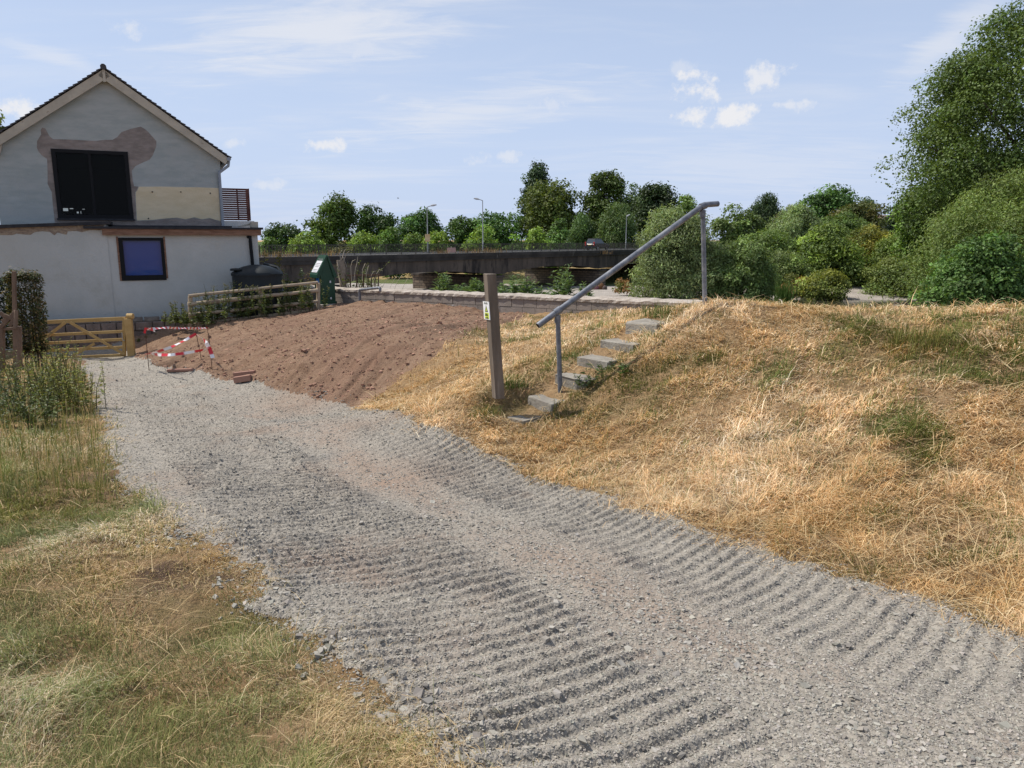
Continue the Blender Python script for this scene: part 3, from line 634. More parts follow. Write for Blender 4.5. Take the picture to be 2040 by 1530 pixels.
tree('broadleaf_tree', 'dark green spiky tree in the middle of the far bank', 'tree', 1592, 1706, 374, 120, 'round', (.042,.08,.025), 2.5, group=g3)
tree('broadleaf_tree', 'bronze brown tree right of the spiky green one', 'tree', 1655, 1762, 402, 112, 'round', (.075,.07,.026), 2.4, group=g3, col2=(.05,.06,.02))
tree('broadleaf_tree', 'tiny dark crown poking above the bronze tree', 'tree', 1702, 1742, 391, 150, 'weep', (.03,.048,.024), 1.9, group=g3, droop=.6)
tree('shrub', 'wide yellow green shrub in the middle of the far bank', 'bush', 1560, 1745, 452, 90, 'dome', (.09,.125,.03), 2.7, 5, group=g3, bottom_py=592, col2=(.07,.10,.035), aspect=.5)
tree('shrub', 'golden yellow shrub at the right of the wide shrub', 'bush', 1660, 1815, 446, 95, 'dome', (.105,.10,.022), 2.6, 4.5, group=g3, bottom_py=590, aspect=.45, col2=(.075,.09,.028))
tree('shrub', 'dull green shrub filling in behind the willow bush', 'bush', 1440, 1620, 462, 92, 'dome', (.065,.095,.03), 2.6, 4.5, group=g3, bottom_py=590, aspect=.5)
tree('shrub', 'low green shrub on the gravel edge at the right bank', 'bush', 1720, 1900, 515, 84, 'dome', (.065,.088,.03), 2.4, 4.6, group=g3, bottom_py=594, aspect=.5, col2=(.09,.11,.035))
tree('shrub', 'bushy plant with yellow lower leaves at the water edge', 'bush', 1598, 1700, 545, 80, 'dome', (.085,.105,.035), 2.1, 4.5, group=g3, bottom_py=600, aspect=.5, col2=(.13,.14,.03), trunk=False)
tree('shrub', 'reddish dock patch behind the reed tuft', 'plant', 1560, 1615, 548, 82, 'dome', (.14,.075,.035), 2.0, 3, group=g3, bottom_py=592, aspect=.4, col2=(.08,.09,.03), trunk=False)
tree('shrub', 'small weedy clump with brown heads in front of the third pier', 'plant', 1225, 1262, 560, 84, 'dome', (.07,.085,.03), 2.0, 3.5, group=g3, bottom_py=582, aspect=.4, col2=(.16,.09,.045), trunk=False)
tree('poplar_tree', 'huge tall poplar at the right edge of the picture', 'tree', 1766, 2345, 2, 66, 'bigdome', (.040,.064,.019), 2.6, 6.5, group=g3, bottom_py=470, col2=(.058,.085,.024), nclump=900, tones=.25)
tree('broadleaf_tree', 'bright green tree at the foot of the huge poplar', 'tree', 1786, 1900, 360, 72, 'round', (.062,.105,.024), 2.8, 4.5, group=g3, bottom_py=520)
tree('broadleaf_tree', 'dark tree filling the lower part of the huge poplar', 'tree', 1830, 2060, 300, 78, 'round', (.035,.06,.018), 2.8, 4.5, group=g3, bottom_py=560)
tree('willow_tree', 'big rounded willow in front of the huge poplar', 'tree', 1810, 2300, 318, 56, 'dome', (.072,.098,.032), 3.0, 5.2, group=g3, bottom_py=640, aspect=.34, droop=.3, nclump=300)
tree('broadleaf_tree', 'leafy dark bush hanging over the right end of the beach', 'bush', 1858, 2080, 470, 50, 'dome', (.045,.078,.025), 3.6, 5, group=g3, bottom_py=640, aspect=.55)
tree('shrub', 'ragged pale green scrub behind the reddish dock patch', 'bush', 1490, 1625, 500, 86, 'weep', (.075,.105,.038), 2.4, 4.4, group=g3, bottom_py=594, aspect=.4, col2=(.09,.115,.05), droop=.3)
tree('shrub', 'loose mid green scrub under the bronze tree', 'bush', 1600, 1740, 430, 102, 'weep', (.06,.09,.028), 2.4, 4.2, group=g3, bottom_py=560, aspect=.5)
tree('shrub', 'light scrub filling the gap left of the bright green tree', 'bush', 1740, 1850, 462, 90, 'weep', (.08,.11,.03), 2.4, 4.4, group=g3, bottom_py=585, aspect=.42, droop=.3)
tree('pine_tree', 'distant dark pine beside the small far roof', 'conifer', 1762, 1800, 411, 190, 'round', (.022,.036,.022), 2.0, group=g3)
tree('garden_tree', 'tree top showing over the left roof slope of the house', 'tree', -70, 36, 216, 36, 'round', (.085,.11,.03), 4.2, 3.2, base=-2.4, bottom_py=420, aspect=.5)
# reed tuft and rocks at the water
def tuft(name, label, cat, c, n, L, spread, cols, lean=.25, wd=.02, group=None, curl=.6, loc=None):
    xyz = np.asarray(c)+np.concatenate([rng.normal(0, spread, (n, 2)), np.zeros((n, 1))], 1)
    V, T, C = blades(xyz, L*rng.uniform(.5, 1.15, n), np.full(n, wd), rng.uniform(0, 6.3, n), np.abs(rng.normal(0, lean, n))+.03, lerp(cols[0], cols[1], rng.random((n, 1))), curl)
    return tag(np_mesh(name, V, T, M_BLADE, C, loc=np.asarray(c)), label, cat, group)
c = P(1561, 601, 70)
tuft('reed_tuft', 'bright green tuft of reeds standing in the water', 'reeds', c, 260, 2.1, .45, ((.05,.11,.02),(.11,.17,.04)), .22, .06)
for q, (px, py, s_, lb) in enumerate(((1740,602,.5,'dark rock in the water, left one'),(1795,601,1.0,'larger dark rock breaking the water surface'))):
    c = P(px, py, 70)
    c[2] = -6.3
    m = MB(); ring = []
    for k in range(3):
        ring.append([(c[0]+s_*(1-.25*k)*math.cos(t_)*rng.uniform(.8, 1.2), c[1]+s_*.5*(1-.25*k)*math.sin(t_), c[2]+k*.3*s_+rng.uniform(0, .06)) for t_ in np.arange(9)*.698])
    V = [p for r_ in ring for p in r_]; m.pts(V, [(k*9+j, k*9+(j+1) % 9, (k+1)*9+(j+1) % 9, (k+1)*9+j) for k in range(2) for j in range(9)]+[tuple(18+j for j in range(9))])
    tag(m.build('river_rock', mat('wet_rock', (.06,.055,.05), (.03,.028,.026), 3, .7, .05, 6), loc=c), lb, 'rock', 'rocks in the stream')

def stem_plant(name, label, cat, base, h, nst, spread, colr, leafL, nl=22, group=None, aspect=.3, lean=.12, flower=None, parent_parts=True, stemcol=(.09,.10,.035)):
    rt = thing(name, label, cat, base, group); base = np.asarray(base, float)
    sv, st, sc = [], [], []; pos, dr, nm, LL = [], [], [], []; fl = []
    for k in range(nst):
        b0 = base+np.array((rng.normal(0, spread), rng.normal(0, spread), 0)); hh = h*rng.uniform(.6, 1.05)
        tip = b0+np.array((rng.normal(0, lean)*hh, rng.normal(0, lean)*hh, hh))
        sv.append((b0-np.array((0, 0, .05)), (b0*.5+tip*.5)+np.array((rng.normal(0, .02), 0, 0)), tip)); fl.append(tip)
        for q in range(nl):
            t_ = rng.uniform(.12, 1.0); p = b0*(1-t_)+tip*t_; az = rng.uniform(0, 6.28)
            d = unit(np.array((math.cos(az), math.sin(az), rng.uniform(-.25, .7)))); pos.append(p); dr.append(d)
            nm.append(unit(np.array((0, 0, 1))+rng.normal(0, .4, 3))); LL.append(leafL*(1.15-.7*t_)*rng.uniform(.6, 1.2))
    m = MB()
    for a in sv: m.tube(a, [h*.006+.002, h*.005+.0015, .001+h*.002], 4, False)
    so_ = m.build('stem', mat(name+'_stem', stemcol, tuple(v*.7 for v in stemcol), 5), rt)
    n = len(pos); LL = np.array(LL); c1 = np.asarray(colr)[None]*rng.uniform(.6, 1.4, (n, 1))*rng.uniform(.9, 1.1, (n, 3))
    V, T, C = leaf_arrays(np.array(pos), np.array(dr), np.array(nm), LL, LL*aspect, c1)
    np_mesh('foliage', V, T, M_LEAF, C, parent=rt, loc=base)
    if flower is not None:
        q = np.repeat(np.array(fl), 12, 0)+rng.normal(0, h*.025, (len(fl)*12, 3)); n = len(q)
        V, T, C = leaf_arrays(q, unit(rng.normal(0, 1, (n, 3))), unit(rng.normal(0, 1, (n, 3))), np.full(n, leafL*.35), np.full(n, leafL*.2), np.asarray(flower)[None]*rng.uniform(.7, 1.2, (n, 1)))
        np_mesh('flower', V, T, M_LEAF, C, parent=rt, loc=base)
    return rt
def Hs(x, y): return float(H(np.array([x]), np.array([y]))[0])
gB = 'leafy stems growing behind the river wall'
for px, top, n_s, sp_, lb in ((885,538,3,.10,'tall pointed leafy stem beside the first bridge pier'),(912,566,5,.16,'low leafy stems right of the pointed one behind the wall'),(935,558,5,.16,'bushy stems left of the wooden post behind the wall'),(955,548,4,.12,'stems close left of the wooden post top'),
        (1010,556,5,.16,'stems close right of the wooden post'),(1030,540,3,.08,'pale tall stem against the green field'),(1058,550,4,.1,'thin stems in front of the second pier left edge'),(1082,572,5,.16,'short leafy clump below the second pier'),
        (1112,528,3,.09,'tallest stem behind the wall, left of a twin'),(1134,528,3,.08,'tall twin stem nearest the handrail'),(1165,552,3,.07,'single stem showing just left of the sloping rail')):
    Yp = wallY(px)+2.0; b0 = P(px, 478, Yp); b0[2] = Hs(b0[0], Yp); zt = P(px, top, Yp)[2]
    stem_plant('balsam_plant', lb, 'plant', b0, zt-b0[2], n_s+3, sp_*1.2, (.15,.23,.085), .30, 44, gB, .26, .06)
gN = 'nettles and weeds along the rail fence'
for px, py, h_, lb in ((395,650,.75,'nettles at the left post of the rail fence'),(430,640,.8,'weeds below the fence left of the middle post'),(462,634,.9,'nettles in front of the tank left side'),(495,632,.7,'weeds left of the middle fence post'),(540,625,.75,'weeds right of the middle fence post'),(575,620,.8,'nettles below the right half of the fence'),(610,612,.75,'weeds next to the green cabinet'),(300,690,.3,'small seedling below the stone wall'),(360,646,.45,'nettles hanging over the stone wall end')):
    Yp = 21.4+(px-378)/252*1.8+(.25 if px in (430,495,575) else -.12); Yp = Yp if px > 350 else 21.6; b0 = P(px, py, Yp); b0[2] = min(b0[2], Hs(b0[0], Yp)+.05) if px > 365 else b0[2]
    stem_plant('nettle', lb, 'plant', b0, h_*1.15, 16, .28, (.13,.16,.05), .12, 42, gN, .55, .16, flower=(.16,.15,.06))
stem_plant('tall_weed', 'tall pale seeding weed in front of the house wall by the fence', 'plant', P(421, 632, 22.0), 1.15, 2, .03, (.22,.2,.1), .06, 26, aspect=.3)
stem_plant('elder_bush', 'light green leafy bush right of the tank', 'bush', P(585, 600, 25.6), 1.1, 9, .2, (.11,.16,.05), .22, 22, aspect=.55, lean=.2)
stem_plant('hogweed', 'tall thin plant with yellow leaves beside the house corner', 'plant', P(545, 600, 27.0), 2.2, 4, .12, (.17,.15,.05), .3, 24, aspect=.5, lean=.12)
stem_plant('yellowing_shrub', 'yellow brown shrub left of the green cabinet', 'bush', P(618, 585, 26.2), .9, 7, .14, (.17,.12,.03), .2, 20, aspect=.5)
stem_plant('bramble', 'bramble growing round the metal railing behind the wall', 'bush', P(715, 586, 25.0), 1.1, 12, .28, (.10,.12,.035), .16, 22, aspect=.55, lean=.35)
stem_plant('bramble', 'second bramble to the right behind the metal railing', 'bush', P(742, 588, 24.6), .85, 10, .24, (.11,.13,.04), .15, 20, aspect=.5, lean=.3)
gW = 'leafy weeds in the left verge'
for px, py, h_, cl, lb in ((70,800,.62,(.14,.155,.045),'weeds in front of the old timber stile'),(110,815,.75,(.18,.19,.045),'tallest yellowing weeds left of the gate'),(142,822,.6,(.18,.19,.055),'weeds nearest the gravel below the gate'),(125,770,.7,(.16,.17,.05),'leafy weeds behind, below the hedge'),(35,830,.55,(.07,.095,.03),'dark weeds at the left picture edge'),(60,850,.4,(.09,.115,.035),'short weeds low at the left'),(150,785,.45,(.12,.14,.04),'small weeds where gravel meets verge'),(20,780,.6,(.06,.08,.03),'darker weeds under the old timber stile')):
    b0 = G(px, py); 
    stem_plant('verge_weed', lb, 'plant', b0, h_*1.3, 20, .17, np.array(cl)*1.25, .085, 40, gW, .45, .2, stemcol=(.13,.12,.05))
for px, py, lb in ((1165,770,'green weed clump at the lower handrail post'),(1195,748,'small leafy weed beside the fourth step'),(1235,745,'second small weed right of the steps')):
    stem_plant('bank_weed', lb, 'plant', G(px, py), .16, 10, .10, (.075,.115,.03), .09, 10, 'weeds beside the steps', .4, .5)
for px, py, lb in ((1150,790,'straggly green tuft right of the lowest steps'),(1222,738,'straggly green tuft right of the middle steps'),(1275,705,'straggly green tuft right of the upper steps'),(1322,672,'straggly green tuft right of the top step'),(1165,700,'straggly tuft left of the middle steps'),(1255,640,'straggly tuft left of the top step')):
    tuft('grass_tuft', lb, 'grass', G(px, py), 90, .10, .10, ((.13,.15,.04),(.30,.26,.09)), .7, .005, 'grass tufts along the steps')
tuft('grass_tuft', 'dark green grass tuft behind the wooden post', 'grass', G(1020, 772), 160, .16, .09, ((.06,.10,.02),(.12,.16,.04)), .5, .007)
tuft('grass_tuft', 'green grass tuft on the bank left of the path toe', 'grass', G(968, 828), 160, .15, .09, ((.10,.13,.03),(.2,.2,.06)), .5, .007)
tuft('grass_tuft', 'large green tuft high on the right bank', 'grass', G(1830, 690), 420, .26, .16, ((.10,.12,.03),(.24,.22,.06)), .6, .007)
tuft('grass_tuft', 'green tuft on the bank crest beside the wall end', 'grass', G(1325, 632), 240, .22, .18, ((.09,.13,.03),(.2,.2,.06)), .5, .009)

# ------------------------------------------------------------------ house
hu = np.array((.904, .427, 0.)); hu /= np.linalg.norm(hu); hn = np.array((hu[1], -hu[0], 0.)); Z = np.array((0, 0, 1.))
HC = P(213, 478, 22.0); HC[2] = 0
def hw(px, py, out=0.0):                       # pixel ray meets the facade plane -> (u, z)
    d = np.array(pray(px, py)); o0 = HC+hn*out; k = (o0@hn)/(d@hn); p = d*k
    return (p-o0)@hu, p[2]
def HL(u, z, out=0.0): return HC+hu*u+hn*out+Z*z
def hrect(m, u0, u1, z0, z1, o0, o1): return m.box(HL((u0+u1)/2, (z0+z1)/2, (o0+o1)/2), hu*(u1-u0)/2, Z*(z1-z0)/2, hn*(o1-o0)/2)
def hpoly(m, pts, o0, o1): return m.prism([HL(u, z, o0) for u, z in pts], hn*(o1-o0))
GB = -1.7                                       # main gable stands back from the lean-to
m_rend = mat('old_render', (.31,.35,.345), (.385,.415,.41), 1.6, .95, .012, 26, stretch=(1, 1, 3.2), c3=(.36,.385,.38), s3=.5)
m_rend2 = mat('lean_to_render', (.41,.425,.405), (.48,.49,.47), .9, .95, .012, 14, c3=(.35,.345,.30), s3=.45, f3=(.5, .75))
m_bare = mat('bare_mortar', (.20,.175,.16), (.29,.255,.235), 2.6, .95, .02, 18, stretch=(1, 1, 2.5))
m_blk = mat('black_frame', (.009,.010,.012), None, rough=.6, spec=.15)
m_cream = mat('cream_render', (.60,.51,.34), (.66,.57,.40), 2, .95, .012, 20, stretch=(1, 1, 3))
m_felt = mat('black_felt', (.02,.021,.026), (.035,.036,.04), 5, .8)
m_barge = mat('weathered_bargeboard', (.37,.34,.28), (.45,.415,.34), 3, .9, c3=(.16,.12,.08), s3=5, f3=(.62, .72))
m_tile = mat('roof_slate', (.05,.05,.056), (.085,.082,.085), 4, .8, .01, 12)
m_fasc = mat('timber_fascia', (.17,.095,.06), (.26,.15,.10), 3, .8, stretch=(1, 1, 6), c3=(.14,.07,.045), s3=2)
m_pipe = mat('grey_pipe', (.22,.25,.30), (.28,.31,.35), 3, .5)
m_dark = mat('dark_room', (.016,.014,.012), None, rough=1)  # near-black walls: the gloom of the room is put into their colour
def glassy(name, colr, tr):
    m = bpy.data.materials.new(name); m.use_nodes = True; t = NT(m.node_tree); b = t.n['Principled BSDF']
    b.inputs['Base Color'].default_value = (*colr, 1); b.inputs['Roughness'].default_value = .03; b.inputs['Specular IOR Level'].default_value = .4
    if tr:
        tp = t.add('ShaderNodeBsdfTransparent'); tp.inputs[0].default_value = (.62, .62, .58, 1); gl = t.add('ShaderNodeBsdfGlossy'); gl.inputs['Roughness'].default_value = .02
        gl.inputs[0].default_value = (.8, .8, .8, 1)
        fr = t.add('ShaderNodeFresnel'); fr.inputs[0].default_value = 1.18; mx = t.add('ShaderNodeMixShader'); t.l.new(fr.outputs[0], mx.inputs[0])
        t.l.new(tp.outputs[0], mx.inputs[1]); t.l.new(gl.outputs[0], mx.inputs[2]); t.l.new(mx.outputs[0], t.n['Material Output'].inputs[0])
    return m
house = thing('house', 'part rendered gabled house with large black window and flat roofed lean-to at left', 'house', HL(2, -2.6, -1))
uA, zA = hw(207, 143, GB); uR, zR = hw(437, 306, GB); uL = 2*uA-uR; zL = zR
uw0 = (hw(104, 297, GB)[0]+hw(113, 435, GB)[0])/2; uw1 = (hw(255, 302, GB)[0]+hw(266, 436, GB)[0])/2
zw1 = (hw(104, 297, GB)[1]+hw(255, 302, GB)[1])/2; zw0 = (hw(113, 435, GB)[1]+hw(266, 436, GB)[1])/2
zb = -3.4
m = MB(); th = .3                                  # gable wall in pieces round the window opening
hpoly(m, [(uL, zb), (uR, zb), (uR, zw0), (uL, zw0)], GB-th, GB)
hpoly(m, [(uL, zw0), (uw0, zw0), (uw0, zw1), (uL, zw1)], GB-th, GB); hpoly(m, [(uw1, zw0), (uR, zw0), (uR, zw1), (uw1, zw1)], GB-th, GB)
def zroof(u): return zA-(zA-zR)*abs(u-uA)/(uR-uA)
hpoly(m, [(uL, zw1), (uR, zw1), (uR, max(zR, zw1+.01)), (uA, zA), (uL, max(zL, zw1+.01))], GB-th, GB)
DEP = 8.5
for u_ in (uL+.15, uR-.15): m.box(HL(u_, (zb+zR)/2, GB-th-DEP/2), hu*.15, Z*(zR-zb)/2, hn*(DEP/2))
m.build('wall', m_rend, house)
# back wall with small openings that show daylight through the room
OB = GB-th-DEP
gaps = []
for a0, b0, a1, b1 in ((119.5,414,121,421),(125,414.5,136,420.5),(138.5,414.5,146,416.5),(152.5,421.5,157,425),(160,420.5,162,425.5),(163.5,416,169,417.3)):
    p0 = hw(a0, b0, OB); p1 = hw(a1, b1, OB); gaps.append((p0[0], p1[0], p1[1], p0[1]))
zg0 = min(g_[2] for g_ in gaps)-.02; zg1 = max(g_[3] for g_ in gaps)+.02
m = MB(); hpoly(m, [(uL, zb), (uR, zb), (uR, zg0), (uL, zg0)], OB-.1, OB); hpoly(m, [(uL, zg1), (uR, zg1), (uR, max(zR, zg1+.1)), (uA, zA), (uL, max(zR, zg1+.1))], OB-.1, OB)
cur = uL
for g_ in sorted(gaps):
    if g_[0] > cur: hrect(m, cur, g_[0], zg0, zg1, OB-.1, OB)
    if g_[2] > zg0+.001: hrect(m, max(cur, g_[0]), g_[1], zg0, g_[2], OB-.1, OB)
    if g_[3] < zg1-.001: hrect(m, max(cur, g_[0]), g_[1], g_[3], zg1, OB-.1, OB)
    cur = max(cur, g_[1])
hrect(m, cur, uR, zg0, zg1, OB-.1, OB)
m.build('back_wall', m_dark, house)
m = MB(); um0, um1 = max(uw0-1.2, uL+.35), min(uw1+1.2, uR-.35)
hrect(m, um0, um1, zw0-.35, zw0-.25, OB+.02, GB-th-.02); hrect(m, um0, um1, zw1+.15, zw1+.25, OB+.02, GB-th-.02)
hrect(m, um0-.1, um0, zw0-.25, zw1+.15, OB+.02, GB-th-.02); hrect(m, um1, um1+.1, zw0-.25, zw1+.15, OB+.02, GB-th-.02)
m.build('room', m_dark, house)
# window
win = MB(); fw = .11
hrect(win, uw0, uw0+fw, zw0, zw1, GB-.1, GB+.035); hrect(win, uw1-fw, uw1, zw0, zw1, GB-.1, GB+.035)
hrect(win, uw0+fw, uw1-fw, zw0, zw0+fw, GB-.1, GB+.034); hrect(win, uw0+fw, uw1-fw, zw1-fw*.9, zw1, GB-.1, GB+.034)
umid = (uw0+uw1)/2-.03; hrect(win, umid-.035, umid+.035, zw0+fw, zw1-fw*.9, GB-.09, GB+.01)
wf = win.build('window', m_blk, house); wf['label'] = 'large black framed two pane window in the gable'
m = MB(); hrect(m, uw0+fw, uw1-fw, zw0+fw, zw1-fw*.9, GB-.055, GB-.045); m.build('pane', glassy('window_glass', (.02,.02,.02), True), wf)
m = MB(); hrect(m, uw0-.03, uw1+.03, zw0-.05, zw0, GB, GB+.08); m.build('sill', m_felt, wf)
zz = lambda q: [hw(x/3.923, 100+y/3.923, GB) for x, y in q]
patch = zz([(330,605),(355,612),(385,670),(415,695),(500,697),(600,700),(680,706),(750,708),(820,700),(880,700),(915,680),(950,640),(1020,615),(1100,597),(1135,618),(1160,640),(1222,710),(1222,750),(1195,820),(1170,855),(1110,880),(1060,905),(1030,940),(1035,1000),(1047,1062),(1080,1066),(1070,1095),(1055,1110),(1062,1250),(1066,1335),(1110,1333),(1200,1330),(1260,1322),(1380,1312),(1450,1325),(1520,1310),(1580,1325),(1640,1315),(1680,1328),(1728,1338),(1732,1400),(430,1400),(425,1310),(412,1200),(405,1110),(372,1045),(372,960),(368,850),(325,820),(300,790),(288,760),(290,710),(322,658),(318,625)])
ki = next(i_ for i_, q in enumerate(patch) if q == zz([(430, 1400)])[0]); ub_ = (uw0+uw1)/2; zb_p = patch[ki][1]
patch = patch[:ki]+[(ub_, zb_p), (ub_, zw0-.001), (uw1+.001, zw0-.001), (uw1+.001, zw1+.001), (uw0-.001, zw1+.001), (uw0-.001, zw0-.001), (ub_-.002, zw0-.001), (ub_-.002, zb_p)]+patch[ki:]
m = MB(); hpoly(m, patch, GB-.02, GB+.004); o = m.build('bare_render_patch', m_bare, house); o['label'] = 'bare brown grey mortar where render was knocked off round the window'
board = zz([(1086,1067),(1250,1066),(1400,1070),(1560,1072),(1708,1078),(1716,1200),(1724,1334),(1680,1324),(1640,1311),(1580,1321),(1520,1306),(1450,1321),(1380,1308),(1260,1318),(1200,1326),(1110,1329),(1070,1331),(1066,1250),(1060,1112),(1074,1096)])
m = MB(); hpoly(m, board, GB-.02, GB+.012); m.build('cream_panel', m_cream, house)
for x, y in ((1190,1108),(1413,1108),(1643,1118),(1160,1315)):
    u_, z_ = hw(x/3.923, 100+y/3.923, GB); m = MB(); m.tube([HL(u_, z_, GB+.01), HL(u_, z_, GB+.03)], .022, 8); m.build('wall_bolt', m_felt, house)
# roof: two tiled slopes with ragged verge edge, and bargeboards
OV = .22
for sgn, nm in ((-1, 'left'), (1, 'right')):
    uE = uA+sgn*(uR-uA+.28); k_ = (zA-zR)/(uR-uA); sl = math.hypot(1, k_)
    def RP(t, off, out): # t along slope 0 apex..1 eave
        u_ = uA+(uE-uA)*t; return HL(u_+sgn*off*k_/sl, zA+.06-k_*abs(uE-uA)*t+off/sl, out)
    m = MB(); NT_ = 26
    for q in range(NT_):
        t0, t1 = q/NT_, (q+1.25)/NT_; t1 = min(t1, 1.03); j_ = rng.uniform(-.02, .02)
        A_ = [RP(t0, .025, GB+OV+j_), RP(t1, .065, GB+OV+j_), RP(t1, .065, OB-.3), RP(t0, .025, OB-.3)]
        B_ = [RP(t0, .0, GB+OV+j_), RP(t1, .03, GB+OV+j_), RP(t1, .03, OB-.3), RP(t0, .0, OB-.3)]
        m.pts(A_+B_, [(0,1,2,3),(7,6,5,4),(0,4,5,1),(1,5,6,2),(2,6,7,3),(3,7,4,0)])
    rf = m.build('roof', m_tile, house)
    m = MB(); m.pts([RP(0, -.02, GB+OV-.03), RP(1, -.02, GB+OV-.03), RP(1, -.24, GB+OV-.03), RP(0, -.26, GB+OV-.03), RP(0, -.02, GB+OV-.07), RP(1, -.02, GB+OV-.07), RP(1, -.24, GB+OV-.07), RP(0, -.26, GB+OV-.07)], [(0,1,2,3),(7,6,5,4),(0,4,5,1),(1,5,6,2),(2,6,7,3),(3,7,4,0)])
    m.build('bargeboard', m_barge, house)
    m = MB(); m.pts([RP(0, -.03, GB+OV-.07), RP(1, -.03, GB+OV-.07), RP(1, -.03, GB), RP(0, -.03, GB), RP(0, -.06, GB+OV-.07), RP(1, -.06, GB+OV-.07), RP(1, -.06, GB), RP(0, -.06, GB)], [(0,1,2,3),(7,6,5,4),(0,4,5,1),(1,5,6,2),(2,6,7,3),(3,7,4,0)])
    m.build('soffit', m_barge, house)
m = MB(); m.tube([HL(uA, zA+.10, GB+OV+.03), HL(uA, zA+.10, OB-.3)], .085, 8); m.build('ridge_tile', m_tile, house, smooth=True)
m = MB(); hrect(m, uA-.035, uA+.035, zA-.32, zA+.02, GB+OV-.028, GB+OV-.01); m.build('apex_cover', m_barge, house)
m = MB(); u0, z0 = hw(0, 283, GB); hpoly(m, [(uL-.1, zR-.15), (uL+.42, zR+.16), (uL+.30, zR-.02), (uL+.22, zR-.3), (uL-.1, zR-.42)], GB+.01, GB+OV-.075); m.build('kneeler', m_barge, house)
# gutter end and downpipe on the right
gu, gz_ = uR+.26, zroof(uR+.2)-.03
m = MB(); m.tube([HL(gu, gz_, GB+OV), HL(gu, gz_, OB)], .065, 8); m.build('gutter', m_pipe, house, smooth=True)
zt = hw(444, 452, GB)[1]
m = MB(); m.tube([HL(gu, gz_-.05, GB+OV-.15), HL(gu-.02, gz_-.2, GB+OV-.15), HL(uR-.05, gz_-.42, GB+.08), HL(uR-.05, gz_-.6, GB+.07), HL(uR-.05, zt-.2, GB+.07)], .045, 10); m.build('downpipe', m_pipe, house, smooth=True)
# lean-to with flat roof
uE2, _ = hw(515, 500, 0); z_r0 = hw(300, 468, 0)[1]; z_top = hw(300, 455, 0)[1]
lu0, lu1 = (hw(235, 473)[0]+hw(243, 558)[0])/2, (hw(325, 475)[0]+hw(332, 556)[0])/2; lz0, lz1 = (hw(243, 560)[1]+hw(332, 557)[1])/2, (hw(235, 473)[1]+hw(325, 474)[1])/2
m = MB(); t2 = .25
hpoly(m, [(0, zb), (uE2, zb), (uE2, lz0), (0, lz0)], -t2, 0); hrect(m, 0, lu0, lz0, lz1, -t2, 0); hrect(m, lu1, uE2, lz0, lz1, -t2, 0); hrect(m, 0, uE2, lz1, z_r0+.02, -t2, 0)
m.box(HL(uE2-.125, (zb+z_r0)/2, -3.2), hu*.125, Z*(z_r0-zb)/2, hn*2.95)
m.build('lean_to_wall', m_rend2, house)
m = MB(); uF0 = hw(203, 460, .12)[0]; hrect(m, uF0, uE2+.1, z_r0-.01, z_top-.02, .005, .12); m.build('fascia', m_fasc, house)
m = MB(); hrect(m, uF0-.45, uE2+.16, z_top-.02, z_top+.045, GB-.001+.02, .17); hrect(m, hw(205,452,GB+.1)[0], uR+.2, z_top+.05, z_top+.11, GB+.02, GB+.3); hrect(m, uE2-1.0, uE2+.16, z_top-.02, z_top+.045, -6.0, GB+.005); m.build('flat_roof', m_felt, house)
m = MB(); u_, z_ = hw(506, 448, -.3); m.box(HL(u_, z_, -.3), hu*.1, Z*.09, hn*.2); hpoly(m, [hw(470, 452, -.4), hw(505, 449, -.4), hw(505, 443, -.4)], -.45, -.4); m.build('roof_upstand', m_barge, house)
win = MB(); f2 = .085
hrect(win, lu0, lu0+f2*1.3, lz0, lz1, -.12, .03); hrect(win, lu1-f2, lu1, lz0, lz1, -.12, .03); hrect(win, lu0+f2*1.3, lu1-f2, lz0, lz0+.15, -.12, .029); hrect(win, lu0+f2*1.3, lu1-f2, lz1-f2, lz1, -.12, .029)
wf = win.build('window', m_blk, house); wf['label'] = 'small black framed window with blue blind in the lean-to'
m = MB(); hrect(m, lu0+f2*1.3, lu1-f2, lz0+.15, lz1-f2, -.06, -.05); m.build('pane', glassy('blue_blind_glass', (.028,.065,.235), False), wf)
m = MB(); hrect(m, lu0-.05, lu0-.002, lz0, lz1+.03, -.05, .02); m.build('timber_reveal', m_fasc, wf)
m = MB(); hrect(m, lu1+.002, lu1+.045, lz0+.05, lz1+.03, -.05, .02); m.build('timber_reveal', m_fasc, wf)
m = MB(); u_, z1_ = hw(498, 472, .06); _, z0_ = hw(502, 540, .06); m.tube([HL(u_-.05, z1_, .0), HL(u_, z1_, .07), HL(u_, z1_-.1, .07), HL(u_+.03, z0_, .07)], .05, 10); m.build('waste_pipe', m_blk, house, smooth=True)
# left wing, slightly proud, sloping felt roof with a ragged strip of bare brick below it
LW = .02
um, _ = hw(-260, 500, LW); tl0 = hw(-260, 464, LW)[1]; tl1 = hw(207, 447, LW)[1]; u1_ = .012
m = MB(); hpoly(m, [(um, zb), (u1_, zb), (u1_, tl1), (um, tl0)], -1.55, LW); m.build('wing_wall', m_rend2, house)
m = MB(); hpoly(m, [(um, tl0), (u1_+.12, tl1), (u1_+.12, tl1+.09), (um, tl0+.09)], -1.58, LW+.1); m.build('wing_roof', m_felt, house)
rag = [(0,150),(100,150),(130,138),(180,145),(240,148),(270,128),(330,120),(390,125),(425,152),(450,130),(520,148),(530,120),(600,118),(640,128),(700,110),(790,112)]
m = MB(); hpoly(m, [(um, tl0)]+[(um, tl0-.22)]+[hw(x/3.923, 430+y/3.923, LW) for x, y in rag]+[(u1_-.03, tl1-.005)], LW-.01, LW+.006); m.build('bare_brick_strip', mat('bare_brick', (.20,.15,.12), (.33,.27,.20), 9, .95, .02, 15, stretch=(1, 1, 2)), house)
